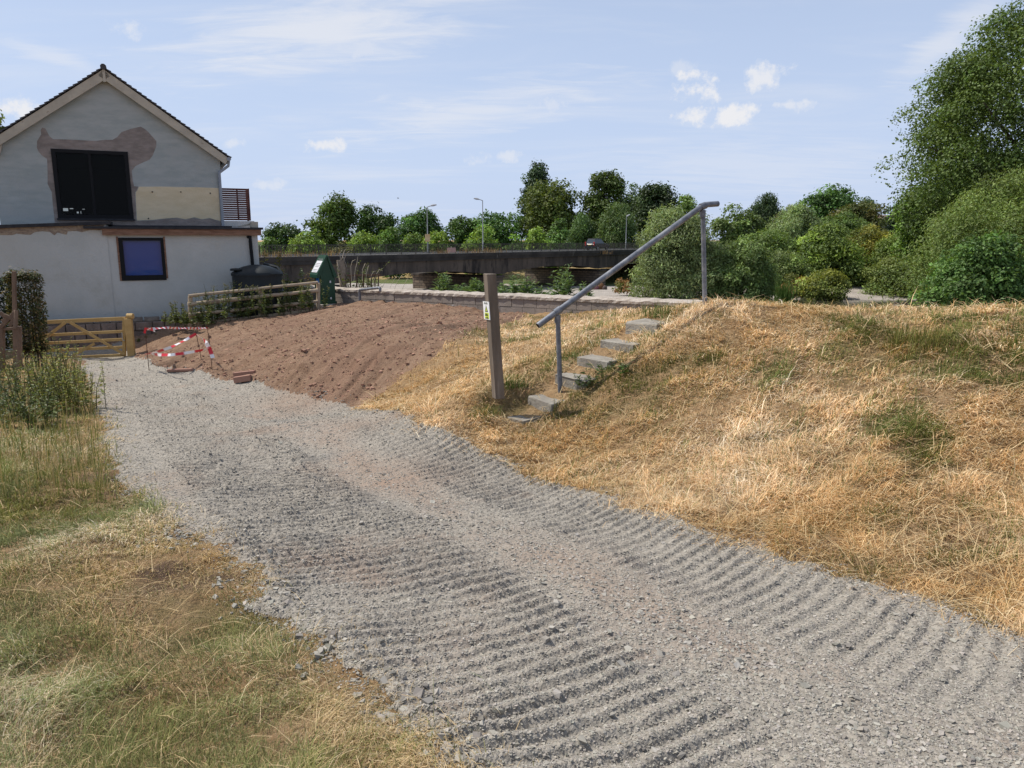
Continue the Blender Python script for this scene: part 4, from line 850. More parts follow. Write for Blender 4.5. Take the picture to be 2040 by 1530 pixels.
# slatted balcony screen on the flat roof
SB = -4.2
su0, sz1 = hw(444, 374, SB); su1, _ = hw(496, 374, SB); _, sz0 = hw(470, 439, SB)
m = MB(); nS = 15; m_slat = mat('red_brown_slat', (.095,.035,.03), (.14,.055,.045), 4, .7)
for q in range(nS):
    za = sz0+(sz1-sz0)*q/nS; hrect(m, su0-.3, su1, za, za+(sz1-sz0)/nS*.86, SB-.02, SB)
for u_ in (su0-.2, (su0+su1)/2, su1-.05): hrect(m, u_, u_+.05, sz0, sz1-.02, SB-.07, SB-.021)
m.box(HL(su1-.012, (sz0+sz1)/2, SB-.5), hu*.01, Z*(sz1-sz0)/2, hn*.47)
m.build('balcony_screen', m_slat, house)
m = MB(); hrect(m, su0-.6, su1+.1, sz0-.22, sz0-.02, SB-1.2, SB+.1); m.build('balcony_floor', mat('white_paint', (.72,.72,.70), (.66,.66,.64), 3), house)

# stone retaining wall under the house
rz1 = hw(330, 640, .75)[1]; ra, _ = hw(40, 640, .75); rb, _ = hw(392, 640, .75)
sw = thing('stone_wall', 'dark old stone retaining wall below the house, behind the gate', 'wall', HL((ra+rb)/2, -3.2, .6))
m = MB(); hrect(m, ra, rb, -3.8, rz1, .25, .55); m.build('wall_core', mat('dark_mortar', (.10,.085,.07), (.15,.125,.105), 5, .95, .02, 20), sw)
m = MB(); zc = -3.6
while zc < rz1-.05:
    hc = rng.uniform(.16, .30); u_ = ra
    if zc+hc > rz1-.06: hc = rz1-zc
    while u_ < rb:
        L_ = rng.uniform(.25, .7); e_ = min(u_+L_, rb); o_ = rng.uniform(.0, .035); hrect(m, u_+.012, e_-.012, zc+.01, zc+hc-.012, .5, .60+o_); u_ = e_
    zc += hc
m.build('stonework', mat('old_stone', (.16,.125,.105), (.26,.20,.17), 2.5, .95, .03, 14, c3=(.34,.31,.28), s3=3, f3=(.6, .75)), sw, bevel=.02)
m = MB(); u_ = ra
while u_ < rb-.2:
    L_ = rng.uniform(.3, .5); m.tube([HL(u_+.02, rz1+.02, .45), HL(u_+L_-.02, rz1+.02, .45)], rng.uniform(.09, .13), 8); u_ += L_
m.build('coping', mat('mossy_coping', (.12,.10,.085), (.21,.18,.15), 4, .95, .02, 18), sw, smooth=True)

# ------------------------------------------------------------------ hedge, old timber frame, gate
M_OLD = mat('old_timber', (.13,.085,.06), (.20,.14,.10), 7, .9, .012, 24, stretch=(1, 1, .25))
bp = P(28, 720, 16.8); bp[2] = Hs(bp[0], bp[1])
m = MB(); m.bar(bp-Z*.1, P(28, 540, 16.8), .07, .07, (0, 1, 0)); tag(m.build('fence_post', M_OLD, loc=bp, bevel=.006), 'tall weathered post at the left of the clipped hedge', 'post')
def hedge(name, label, x0, x1, y0, y1, Y, dep, colr, leaf, n, col2=None, stems=0):
    a = P(x0, y1, Y); c = P(x1, y0, Y); base = np.array(((a[0]+c[0])/2, Y, a[2])); rt = thing(name, label, 'hedge', base)
    q = rng.random((n, 3)); ed = rng.integers(0, 3, n)
    for ax in range(3):
        s_ = (ed == ax) & (rng.random(n) < .8); q[s_, ax] = np.round(q[s_, ax])*.94+.03+rng.normal(0, .035, s_.sum())
    pos = np.stack([a[0]+(c[0]-a[0])*q[:, 0], Y-dep/2+dep*q[:, 1], a[2]+(c[2]-a[2])*q[:, 2]], 1)
    pos += rng.normal(0, .02, pos.shape); nm = unit(pos-np.array(((a[0]+c[0])/2, Y, (a[2]+c[2])/2))+rng.normal(0, .25, (n, 3)))
    cl = np.asarray(colr)[None]*rng.uniform(.5, 1.5, (n, 1))
    if col2 is not None: cl = np.where(rng.random((n, 1)) < .35, np.asarray(col2)[None]*rng.uniform(.7, 1.3, (n, 1)), cl)
    V, T, C = leaf_arrays(pos, unit(np.cross(nm, rng.normal(0, 1, (n, 3)))), nm, leaf*rng.uniform(.6, 1.4, n), leaf*.6*rng.uniform(.7, 1.2, n), cl)
    np_mesh('foliage', V, T, M_LEAF, C, parent=rt, loc=base)
    m = MB()
    for k in range(14):
        xx = a[0]+(c[0]-a[0])*rng.uniform(.1, .9); yy = Y+rng.uniform(-.3, .3)*dep; m.tube([(xx, yy, a[2]-.5), (xx+rng.normal(0, .04), yy, a[2]+(c[2]-a[2])*.85)], [.018, .006], 5, False)
    m.build('stem', M_BARK, rt)
hedge('clipped_hedge', 'tall narrow clipped hedge beside the gate with sparse twiggy sides', 33, 74, 546, 700, 17.2, .3, (.07,.085,.03), .07, 6000, (.17,.13,.06))
hedge('dark_hedge', 'dark hedge at the left picture edge behind the tall post', -60, 18, 556, 690, 18.2, .4, (.03,.045,.02), .085, 4500)
tf = thing('broken_stile', 'old brown broken timber stile with curved brackets at the left edge', 'frame', P(18, 730, 15.5)); 
for a_, b_ in (((4, 745), (4, 646)), ((39, 735), (37, 650))): m = MB(); m.bar(P(*a_, 15.5), P(*b_, 15.5), .09, .09, (0, 1, 0)); m.build('upright', M_OLD, tf, bevel=.006)
m = MB(); m.bar(P(-2, 655, 15.5), P(42, 655, 15.5), .07, .05); m.build('crossbar', M_OLD, tf)
for a_, b_ in (((2,652),(30,622)),((4,640),(28,628)),((8,628),(31,637)),((20,650),(32,628)),((0,622),(20,640)),((30,655),(32,618))): m = MB(); m.bar(P(*a_, 15.45), P(*b_, 15.5), .06, .07); m.build('bracket', M_OLD, tf, bevel=.005)
GW = mat('new_gate_timber', (.42,.27,.10), (.50,.34,.14), 5, .7, .004, 30, stretch=(.3, 1, 1))
gate = thing('field_gate', 'new five bar yellow timber field gate with diagonal braces', 'gate', P(170, 712, 19.8))
gl_, gr_ = 19.5, 20.1
def GP(px, py): return P(px, py, gl_+(gr_-gl_)*(px-70)/190)
railz = ((66,641,250,632.5),(66,667,248,658),(66,683,248,674),(66,698,248,689.5),(66,714,250,705))
for q, (a, b0, c, d) in enumerate(railz): m = MB(); m.bar(GP(a, b0+2), GP(c, d+2), .035, .10 if q == 0 else .075); m.build('rail', GW, gate, bevel=.004)
off = np.array((0, -.045, 0))
for a_, b_, k_, t_ in (((142,642),(250,706),1,.075),((132,642),(70,690),1,.075),((190,684),(146,709),1,.07),((86,684),(138,707),1.6,.03)): m = MB(); m.bar(GP(*a_)+off*k_, GP(*b_)+off*k_, .03, t_); m.build('brace', GW, gate, bevel=.003)
for a_, b_ in (((247.5, 709), (247.5, 632)), ((66, 716), (66, 640))): m = MB(); m.bar(GP(*a_), GP(*b_), .075, .07, (0, 1, 0)); m.build('stile', GW, gate, bevel=.004)
m = MB(); a = GP(245, 662)+off*1.2; m.tube([a, a+np.array((0, 0, -.2)), a+np.array((.05, 0, -.22))], .012, 6); m.build('latch', mat('zinc', (.45,.45,.42), None, metal=.6, rough=.5), gate)
b0 = P(259, 712, 20.1); m = MB(); m.box(P(259, 672, 20.1)+np.array((0, 0, -.05)), (.085, .02, 0), (-.02, .085, 0), (0, 0, .56)); tt_ = P(259, 627, 20.1); m.tube([tt_-Z*.04+np.array((-.084, 0, 0)), tt_-Z*.04+np.array((.084, 0, 0))], .075, 12)
tag(m.build('gate_post', GW, loc=b0, bevel=.008), 'yellow timber gate post with rounded top at the gate right end', 'post')

# ------------------------------------------------------------------ rail fence, tank, cabinet
FT = mat('round_rail_timber', (.36,.28,.19), (.46,.37,.27), 6, .85, .006, 25, stretch=(.3, .3, 1), c3=(.22,.16,.11), s3=3)
fen = thing('rail_fence', 'half round timber rail fence climbing beside the soil bank', 'fence', P(500, 640, 22.2))
def FP(px, py): return P(px, py, 21.4+(px-378)/252*1.8)
for a, b0, c, d, r_ in ((378,589,634,562.5,.045),(376,606,634,578.5,.06),(378,627,634,600.5,.05)):
    m = MB(); n_s = 6; m.tube([FP(a+(c-a)*k/n_s, b0+(d-b0)*k/n_s+rng.normal(0, .25))+np.array((0, -.07, 0)) for k in range(n_s+1)], [r_*rng.uniform(.9, 1.1) for k in range(n_s+1)], 9); m.build('rail', FT, fen, smooth=True)
m = MB(); m.bar(FP(384, 650), FP(622, 621), .05, .17); m.build('kick_board', FT, fen, bevel=.01)
for px, yt, yb in ((379,590,652),(519,576,640),(634,564,624)):
    m = MB(); m.tube([FP(px, yb+6), FP(px, yt)], .062, 10); m.build('post', FT, fen, smooth=True)
TK = mat('dark_green_plastic', (.007,.011,.013), (.010,.015,.018), 3, .5, spec=.3)
tc = P(516, 600, 23.05); tank = thing('oil_tank', 'dark plastic oil tank with domed lid beside the house', 'tank', tc)
tr = 51/F*23.05; zt0 = P(516, 545, 23.05)[2]; zt1 = P(516, 525.5, 23.05)[2]
def lathe(cx, cy, prof, n=40, ry=.62):
    m = MB(); V = []
    for r_, z_ in prof: V += [(cx+r_*math.cos(t_), cy+r_*ry*math.sin(t_), z_) for t_ in np.arange(n)*2*math.pi/n]
    k = len(prof); Fc = [(i_*n+j_, i_*n+(j_+1) % n, (i_+1)*n+(j_+1) % n, (i_+1)*n+j_) for i_ in range(k-1) for j_ in range(n)]+[tuple(range(n-1, -1, -1)), tuple((k-1)*n+j_ for j_ in range(n))]
    return m.pts(V, Fc)
zbk = zt0-.02
lathe(tc[0], tc[1], [(tr*.9, zbk-1.6), (tr*.93, zbk-.9), (tr*.97, zbk-.52), (tr*.975, zbk-.5), (tr*.95, zbk-.47), (tr*.97, zbk-.1), (tr*.97, zbk)]).build('tank_body', TK, tank, smooth=True)
lathe(tc[0], tc[1], [(tr*1.0, zbk-.04), (tr*1.01, zbk+.02), (tr*.95, zbk+.07), (tr*.75, zbk+.17), (tr*.5, zbk+.24), (tr*.25, zbk+.28), (.02, zbk+.29)]).build('lid', TK, tank, smooth=True)
m = MB(); m.box((tc[0]-tr*.66, tc[1]-.18, zbk+.15), (.17, 0, .0), (0, .2, 0), (0, 0, .035)); m.build('inspection_cover', TK, tank, bevel=.02); m = MB(); m.tube([(tc[0]+tr*.2, tc[1]+.2, zbk+.3), (tc[0]+tr*.75, tc[1]+.1, zbk+.2), (tc[0]+tr*.97, tc[1], zbk-.0)], .05, 8); m.build('lid_strap', TK, tank, smooth=True)

kn = np.array((.60, -.80, 0)); kl = np.array((-.80, -.60, 0)); ku = -kl                 # gable face normal, left face normal, along gable face
KG = mat('green_cabinet_paint', (.006,.042,.021), (.008,.05,.025), 3, .42, spec=.4)
kb = P(641, 606, 23.6)                                                                   # near bottom corner of the body
kw, kd = .47, .50
ktop = P(641, 546, 23.6)[2]; kapx = P(653, 508, 23.6)[2]
cab = thing('green_cabinet', 'green metal cabinet with pitched roof standing on a concrete plinth', 'cabinet', P(645, 625, 23.8))
def KP(a, d, z): return np.array((kb[0], kb[1], 0))+ku*a-kn*d+Z*z          # a along gable face to the right, d depth
m = MB(); m.prism([KP(0, 0, kb[2]), KP(kw, 0, kb[2]), KP(kw, 0, ktop), KP(kw/2, 0, kapx-.05), KP(0, 0, ktop)], -kn*kd); m.build('body', KG, cab, bevel=.006)
m = MB(); m.prism([KP(-.03, -.03, kb[2]-.0), KP(kw+.03, -.03, kb[2]), KP(kw+.03, kd+.03, kb[2]), KP(-.03, kd+.03, kb[2])], Z*.07); m.build('base_flange', KG, cab, bevel=.006)
m = MB()
for sg in (0, 1):
    e = -.13 if sg == 0 else kw+.05; sl_z = ktop-.02
    q = [(kw/2-.02 if sg == 0 else kw/2+.02, kapx), (e, sl_z), (e, sl_z-.10), (e+(.09 if sg == 0 else -.09), sl_z-.10), (kw/2, kapx-.06)]
    m.prism([KP(a_, -.04, z_) for a_, z_ in q], -kn*(kd+.08))
m.build('roof', KG, cab, bevel=.004)
sdir = unit(KP(-.13, 0, ktop-.02)-KP(kw/2, 0, kapx)); snrm = unit(np.cross(kn, sdir)); snrm = snrm if snrm[2] > 0 else -snrm
slen = np.linalg.norm(KP(-.13, 0, ktop-.02)-KP(kw/2, 0, kapx))
c = KP(kw/2, kd/2, kapx)+sdir*slen*.53+snrm*.008
m = MB(); m.box(c, sdir*slen*.36, kn*(kd*.42), snrm*.004); pl = m.build('notice_plate', mat('notice_white', (.66,.66,.68), (.6,.6,.62), 8, .6), cab)
m = MB()
for q in range(9):
    if q in (2, 6): continue
    cc_ = c+sdir*slen*(-.30+.075*q)+snrm*.0045; m.box(cc_, sdir*.009, kn*(kd*.36*rng.uniform(.75, 1)), snrm*.0012)
m.build('notice_text', mat('notice_ink', (.20,.20,.21), None), pl)
zs = P(636, 560, 23.6)[2]
m = MB(); m.box(KP(-.006, kd*.42, zs), kl*.004, kn*.12, Z*.115); pl = m.build('blue_label', mat('label_white', (.75,.8,.85), None), cab)
m = MB(); m.box(KP(-.0115, kd*.42, zs+.035), kl*.0015, kn*.10, Z*.06); m.box(KP(-.0115, kd*.42, zs-.055), kl*.0015, kn*.085, Z*.012); m.build('label_print', mat('label_blue', (.02,.22,.62), None), pl)
m = MB(); m.box(KP(-.004, kd*.45, (kb[2]+ktop)/2-.05), kl*.004, kn*.17, Z*.40); m.build('door', KG, cab, bevel=.003)
m = MB(); m.box(KP(-.02, kd*.60, (kb[2]+ktop)/2-.1), kl*.015, kn*.012, Z*.09); m.build('handle', m_blk, cab)
m_hs = mat('hinge_steel', (.6,.6,.6), None, rough=.5)
for py in (562, 595): m = MB(); m.box(KP(kw*.66, -.012, P(660, py, 23.6)[2]), ku*.022, kn*.012, Z*.033); m.build('hinge_plate', m_hs, cab)
m = MB(); m.prism([KP(-.17, -.16, kb[2]-.55), KP(kw+.08, -.16, kb[2]-.55), KP(kw+.08, kd+.1, kb[2]-.55), KP(-.17, kd+.1, kb[2]-.55)], Z*.548); m.build('plinth', mat('concrete', (.42,.37,.31), (.5,.45,.38), 4, .9, .006, 30), cab, bevel=.01)
# marker label kept plain: nothing written that cannot be read in the place itself

# ------------------------------------------------------------------ river wall
zA_ = P(670, 574, 24.3)[2]; zB_ = P(1395, 602, 15.6)[2]
rw = thing('river_wall', 'concrete block flood wall with rough pale coping along the river', 'wall', (*((A2+B2)/2), -2.2))
m_blkw = mat('concrete_block', (.205,.175,.15), (.265,.225,.195), 3, .95, .012, 40, c3=(.42,.40,.37), s3=5, f3=(.66, .72))
m_cop = mat('rough_coping', (.32,.27,.22), (.44,.385,.33), 5, .95, .03, 16, c3=(.60,.56,.51), s3=7, f3=(.6, .7))
w3 = np.array((*wdir, 0)); n3 = np.array((*wn, 0))
S0 = -4.2
def WP(s, off, dz): 
    q = A2+wdir*s+wn*off; return np.array((q[0], q[1], zA_+(zB_-zA_)*max(s, 0)/WLEN+dz))
m = MB(); m.prism([WP(S0, .06, -.10), WP(0, .06, -.10), WP(WLEN, .06, -.10), WP(WLEN, .06, -1.4), WP(S0, .06, -1.4)], n3*.30); m.build('mortar', mat('wall_mortar', (.13,.115,.10), None, rough=.95), rw)
m = MB(); ch = .205
for r_ in range(4):
    s = S0+(0 if r_ % 2 else -.22)
    while s < WLEN:
        L_ = (.44 if r_ == 0 else .40)*rng.uniform(.93, 1.05); a = max(s+.006, S0); b_ = min(s+L_-.006, WLEN)
        if b_-a > .04:
            z1 = -.10-ch*r_-.006; z0 = -.10-ch*(r_+1)+.006; o_ = rng.uniform(.025, .04)
            m.pts([WP(a, o_, z0), WP(b_, o_, z0), WP(b_, o_, z1), WP(a, o_, z1), WP(a, .07, z0), WP(b_, .07, z0), WP(b_, .07, z1), WP(a, .07, z1)], [(0,1,2,3),(0,3,7,4),(1,5,6,2),(3,2,6,7),(0,4,5,1)])
        s += L_
m.build('blockwork', m_blkw, rw)
m = MB(); s = S0; V = []
ns_ = 150
for k in range(ns_+1):
    s = S0+(WLEN+.05-S0)*k/ns_
    j1, j2, j3 = rng.normal(0, .008, 3)
    for off, dz in ((.0+j1, -.10), (-.005+j2, -.035+j3), (.07+j1, .005+j2), (.32, .02+j3), (.40, -.02), (.40, -.10)): V.append(WP(s, off, dz))
Fc = [(k*6+j_, (k+1)*6+j_, (k+1)*6+(j_+1) % 6, k*6+(j_+1) % 6) for k in range(ns_) for j_ in range(6)]+[(0, 1, 2, 3, 4, 5), tuple(ns_*6+j_ for j_ in (5, 4, 3, 2, 1, 0))]
m.pts(V, Fc); m.build('coping', m_cop, rw)
GAL = mat('galvanised_steel', (.11,.12,.14), (.19,.20,.225), 14, .5, .001, 60, metal=.3, stretch=(1, 1, 1), c3=(.27,.275,.285), s3=4)
m = MB(); sY = wallY(717)-.25; a = P(718, 612, sY); t1 = P(716, 577, sY); e1 = P(757, 573.5, wallY(757)-.25); m.tube([a-Z*.2, a, t1-Z*.06, t1-Z*.02+w3*.015, t1+w3*.06, e1-w3*.06, e1-Z*.01, e1-Z*.05-w3*-.01, e1-Z*.10], .042, 12)
tag(m.build('pipe_handrail', GAL, loc=a, smooth=True), 'short bent grey pipe handle in front of the river wall', 'handrail')
mr = thing('metal_railing', 'rusty dark metal railing standing behind the river wall', 'railing', P(727, 578, 24.3))
m_rust = mat('rusty_iron', (.05,.03,.022), (.09,.05,.032), 9, .8)
m = MB(); m.bar(P(692, 548.5, 24.6), P(758, 547.5, 23.9), .05, .05); m.build('top_rail', m_rust, mr)
for px in (698, 711, 724, 733, 740, 747, 754):
    m = MB(); Yq = 24.6-.7*(px-692)/66; m.tube([P(px, 588, Yq), P(px, 548.5, Yq)], .022 if px < 726 else .018, 6); m.build('bar', m_rust, mr)
st_ = thing('dead_stump', 'leaning dead trunk with drooping dry stalks behind the river wall', 'tree stump', P(684, 578, 25.0))
m = MB(); m.tube([P(686, 588, 25.0), P(683, 560, 25.0), P(680, 535, 25.0), P(678, 518, 25.0)], [.11, .12, .14, .12], 9); m.build('trunk', mat('dead_wood', (.23,.18,.135), (.32,.26,.2), 8, .9, .02, 20), st_, smooth=True)
m = MB()
for a_, b_, c_ in (((676,522),(684,512),(691,532)),((678,524),(672,520),(676,540)),((680,520),(676,505),(683,497)),((682,530),(677,556),(684,574)),((679,520),(672,530),(674,552)),((684,520),(690,505),(696,500)),((680,520),(686,500),(689,496))):
    m.tube([P(*a_, 24.95), P(*b_, 24.9), P(*c_, 24.85)], [.016, .012, .007], 5)
m.build('dry_stalk', mat('dry_stalk', (.40,.35,.29), (.3,.26,.21), 8), st_)
c = P(730, 574, 24.2); c[2] = Hs(c[0], c[1])
def curved_stalks(name, label, lst, Y, r_, colr):
    m = MB()
    for q in lst: m.tube([P(x, y, Y) for x, y in q], [r_, r_*.9, r_*1.5, r_*.4], 5)
    tag(m.build(name, mat(name, colr, tuple(v*.8 for v in colr), 9), loc=P(*lst[0][0], Y)), label, 'plant')
curved_stalks('seeding_grass', 'dry arching grass heads above the metal railing', [[(705,560),(708,535),(711,525),(713,510)],[(722,560),(722,538),(726,528),(728,524)],[(728,562),(730,545),(733,532),(735,528)],[(738,560),(740,548),(744,541),(748,540)],[(745,560),(750,546),(756,537),(763,540)],[(760,575),(768,560),(776,552),(782,556)],[(775,578),(782,562),(790,550),(796,553)],[(785,578),(792,560),(800,549),(806,552)],[(800,580),(806,565),(812,555),(817,560)],[(700,560),(699,530),(702,520),(708,517)]], 24.0, .006, (.50,.45,.34))

# ------------------------------------------------------------------ steps, handrail, wooden post
stp = thing('concrete_steps', 'worn concrete steps sunk in the dry grass bank', 'steps', G(1045, 828))
m_conc = mat('worn_concrete', (.24,.215,.18), (.31,.285,.24), 6, .95, .012, 35, c3=(.16,.14,.115), s3=5, f3=(.58, .75))
sd3 = np.array((*sd_, 0)); sn3 = np.array((*sn_, 0))
for q, (px, py, Yq, wl) in enumerate(STEPS):
    c = P(px, py, Yq)-Z*(.02 if q == 0 else .05 if q == 1 else .01); m = MB(); k = .08
    V = []
    for zz_ in (-.45, -.012, 0):
        g_ = 0.01 if zz_ == 0 else 0
        for a_, b_ in ((-.16+g_, -1), (.24, -1), (.24, 1), (-.16+g_, 1)): V.append(c+sd3*a_+sn3*b_*(wl-g_)+Z*zz_+rng.normal(0, .011, 3))
    m.pts(V, [(0,3,2,1),(0,1,5,4),(1,2,6,5),(2,3,7,6),(3,0,4,7),(4,5,9,8),(5,6,10,9),(6,7,11,10),(7,4,8,11),(8,9,10,11)])
    m.build('step', m_conc, stp, bevel=.008)
hr = thing('handrail', 'galvanised sloping pipe handrail on two posts beside the steps', 'handrail', P(1117, 790, 8.5))
j1 = P(1111, 620, 8.5); j2 = P(1397, 412, 9.3); e0 = P(1071, 646, 8.38); e3 = P(1430, 406, 9.42); e2 = P(1409, 407.5, 9.34)
jj = j1+(j1-j2)/np.linalg.norm(j1-j2)*np.linalg.norm(e0-j1)
m = MB(); m.tube([jj, j1, j2-(j2-j1)*.02, j2+(e2-j2)*.25, e2, e3], .034, 14); rail_ = m.build('rail', GAL, hr, smooth=True)
m = MB(); dd_ = unit(j1-j2); m.tube([jj+dd_*-.002, jj+dd_*.002], .028, 12); m.build('rail_bore_shade', m_blk, rail_)  # black disc on the pipe end, shade of the hollow painted as colour
lp0 = P(1117.5, 800, 8.5); up0 = P(1405.5, 620, 9.3); ut = j2+(e2-j2)*.3
for a_, b_ in ((lp0, j1), (up0, ut)):
    m = MB(); m.tube([a_-Z*.1, b_-Z*.045], .028, 14); pp = m.build('post', GAL, hr, smooth=True)
    m = MB(); m.tube([b_-Z*.13, b_-Z*.05], [.035, .036], 14); ax_ = unit(j2-j1) if b_ is j1 else unit(e2-j2); m.tube([b_-ax_*.04, b_+ax_*.04], .042, 14); m.build('clamp', GAL, pp, smooth=True)
PT = mat('weathered_post', (.125,.098,.075), (.20,.16,.125), 9, .9, .01, 22, stretch=(1, 1, .12), c3=(.30,.27,.23), s3=4, f3=(.58, .75))
pb = P(992, 776, 8.2); ptp = P(975.5, 545, 8.2)
wp = thing('wooden_post', 'leaning weathered square wooden post at the foot of the steps', 'post', pb)
rn_, ln_ = np.array((.42, -.907, 0)), np.array((-.907, -.42, 0)); hs_ = .055
def post_v(c_, s_): return [c_+rn_*a_*s_+ln_*b_*s_ for a_, b_ in ((-1, -1), (1, -1), (1, 1), (-1, 1))]
m = MB(); axp = unit(ptp-pb); V = []; nseg = 14
for k in range(nseg+1):
    c_ = pb-axp*.1+(ptp-pb+axp*.1)*k/nseg
    V += [v_+rng.normal(0, .0014, 3) for v_ in post_v(c_, hs_)]
m.pts(V, [(k*4+j_, k*4+(j_+1) % 4, (k+1)*4+(j_+1) % 4, (k+1)*4+j_) for k in range(nseg) for j_ in range(4)]+[(3, 2, 1, 0), tuple(nseg*4+j_ for j_ in range(4))]); m.build('shaft', PT, wp, bevel=.006)
sc_ = P(971.5, 617, 8.2)+ln_*.006; tpar = (617-545)/(776-545); ctr = ptp+(pb-ptp)*tpar; sc_ = ctr+ln_*(hs_+.007)-rn_*.012
sg_ = thing('warning_sign', 'small white and yellow warning sign with triangle fixed on the wooden post', 'sign', sc_)
hx = np.cross(ln_, axp); hx = hx if hx[0] > 0 else -hx; sh, swd = .098, .082
def SP(u_, v_, o_=0): return sc_+hx*u_*swd+axp*v_*sh+ln_*o_
m = MB(); m.box(sc_, hx*swd, axp*sh, ln_*.003); m.build('panel', mat('sign_white', (.80,.80,.80), None, rough=.4), sg_)
SY = mat('sign_yellow', (.62,.72,.08), None, rough=.4); SK = mat('sign_black', (.04,.05,.02), None, rough=.5)
m = MB(); m.prism([SP(-.6, -.92, .0032), SP(.75, -.92, .0032), SP(.75, -.22, .0032), SP(-.6, -.22, .0032)], ln_*.0008); m.build('yellow_field', SY, sg_)
m = MB(); m.prism([SP(-.50, -.14, .0032), SP(.55, -.14, .0032), SP(.02, .62, .0032)], ln_*.0008); m.build('triangle_border', SK, sg_)
m = MB(); m.prism([SP(-.26, -.04, .0041), SP(.31, -.04, .0041), SP(.02, .40, .0041)], ln_*.0006); m.build('triangle', SY, sg_)
m = MB(); m.bar(SP(.02, .04, .0049), SP(.02, .22, .0049), .008, .001, ln_); m.bar(SP(.02, -.02, .0049), SP(.02, .01, .0049), .008, .001, ln_); m.build('exclamation_mark', SK, sg_)
m = MB()
for v_, a_, b_, t_ in ((.76, -.6, .6, .006), (.88, -.5, -.1, .006), (.88, .1, .5, .006), (-.38, -.4, .4, .010), (-.52, -.5, .5, .012), (-.72, -.1, .45, .008), (-.84, -.5, .6, .009)):
    m.bar(SP(a_, v_, .0046), SP(b_, v_, .0046), .001, t_, axp)
m.build('lettering', SK, sg_)

# ------------------------------------------------------------------ barrier tape, pins, boards
m_pin = mat('rusty_pin', (.09,.045,.03), None, rough=.8)
PG = {k: G(*v, fn=H) for k, v in {'a': (297, 738), 'b': (402, 716), 'c': (414, 664), 'd': (423, 737)}.items()}
ya, yb_, yc, yd = (PG[k][1]-.06 for k in 'abcd')
for key, xt, yt, lb in (('a', 289, 656, 'leftmost thin steel pin at the gravel edge holding tape'), ('b', 390, 659, 'second steel pin standing on the soil slope'), ('c', 413, 644, 'short pin at the top end of the upper tape'), ('d', 415, 664, 'rightmost leaning steel pin by the gravel edge')):
    g_ = PG[key]; m = MB(); m.tube([g_-Z*.1, P(xt, yt, g_[1])], .0075, 6)
    tag(m.build('steel_pin', m_pin, loc=g_), lb, 'pin', 'steel pins holding barrier tape')
def tape(label, pts, wd, roll):
    m = bpy.data.materials.get('barrier_tape')
    if m is None:
        m = bpy.data.materials.new('barrier_tape'); m.use_nodes = True; t = NT(m.node_tree); b = t.n['Principled BSDF']; b.inputs['Roughness'].default_value = .35
        a = t.add('ShaderNodeAttribute', attribute_name='col').outputs['Color']; t.put(b.inputs['Base Color'], a)
    pts = [np.asarray(p, float) for p in pts]; Pq = []
    for k in range(len(pts)-1):
        n = max(4, int(np.linalg.norm(pts[k+1]-pts[k])/.03))
        for i_ in range(n): Pq.append(pts[k]+(pts[k+1]-pts[k])*i_/n)
    Pq.append(pts[-1]); Pq = np.array(Pq); n = len(Pq)
    cum = np.concatenate([[0], np.cumsum(np.linalg.norm(np.diff(Pq, axis=0), axis=1))])
    tg = unit(np.gradient(Pq, axis=0)); s_ = np.cross(tg, (0, 1, 0)); s_ = unit(s_); bi = np.cross(tg, s_)
    ang = roll+.9*np.sin(cum*3.1+roll*5)
    wv = (s_*np.cos(ang)[:, None]+bi*np.sin(ang)[:, None])*wd/2
    V = np.concatenate([Pq-wv, Pq+wv]); T = np.array([(k, k+1, n+k+1, n+k) for k in range(n-1)])
    V = np.concatenate([V, V+np.array((0, .002, 0))]); N2 = 2*n
    T = np.concatenate([T, T[:, ::-1]+N2, [(k, k+N2, k+1+N2, k+1) for k in range(n-1)], [(n+k+1, n+k+1+N2, n+k+N2, n+k) for k in range(n-1)]])
    red = (np.floor(cum/.17) % 2 == 0)[:, None]; C = np.where(red, np.array((.62, .02, .03)), np.array((.82, .80, .80))); C = np.concatenate([C]*4)
    return tag(np_mesh('barrier_tape', V, T, m, C, loc=Pq[0]), label, 'barrier tape', 'red and white barrier tape')
def TP(lst, w_, r_, lb):
    tape(lb, [P(x, y, Y) for x, y, Y in lst], w_, r_)
TP([(289,656,ya),(330,653,ya*.75+yc*.25),(370,654,ya*.4+yc*.6),(413,653.5,yc)], .055, .3, 'upper level strip of red and white tape below the stone wall')
TP([(290,653,ya),(288,664,ya)], .045, .8, 'short loose tape end hanging at the leftmost pin')
TP([(291,653,ya),(299,657,ya-.05),(309,660,ya-.05)], .04, .5, 'twisted short tape tail pointing right at the leftmost pin')
TP([(289,706,ya),(310,702,ya-.1),(340,692,min(ya, yb_)-.2),(370,677,yb_-.1),(390,665,yb_)], .055, .3, 'rising strip of red and white tape from left pin to second pin')
TP([(295,705,ya),(318,707,min(ya, yd)-.2),(340,707,min(ya, yd)-.35),(372,703,yd-.25),(400,698,yd-.15),(416,695,yd)], .055, .4, 'sagging strip of red and white tape low on the soil')
TP([(391,666,yb_),(402,674,(yb_+yd)/2-.1),(411,683,yd-.05),(418,696,yd),(424,713,yd-.05)], .075, .1, 'bunched falling tape from second pin to rightmost pin')
m_brd = mat('reddish_board', (.26,.135,.095), (.34,.19,.14), 4, .85, .006, 20, stretch=(.3, 1, 1))
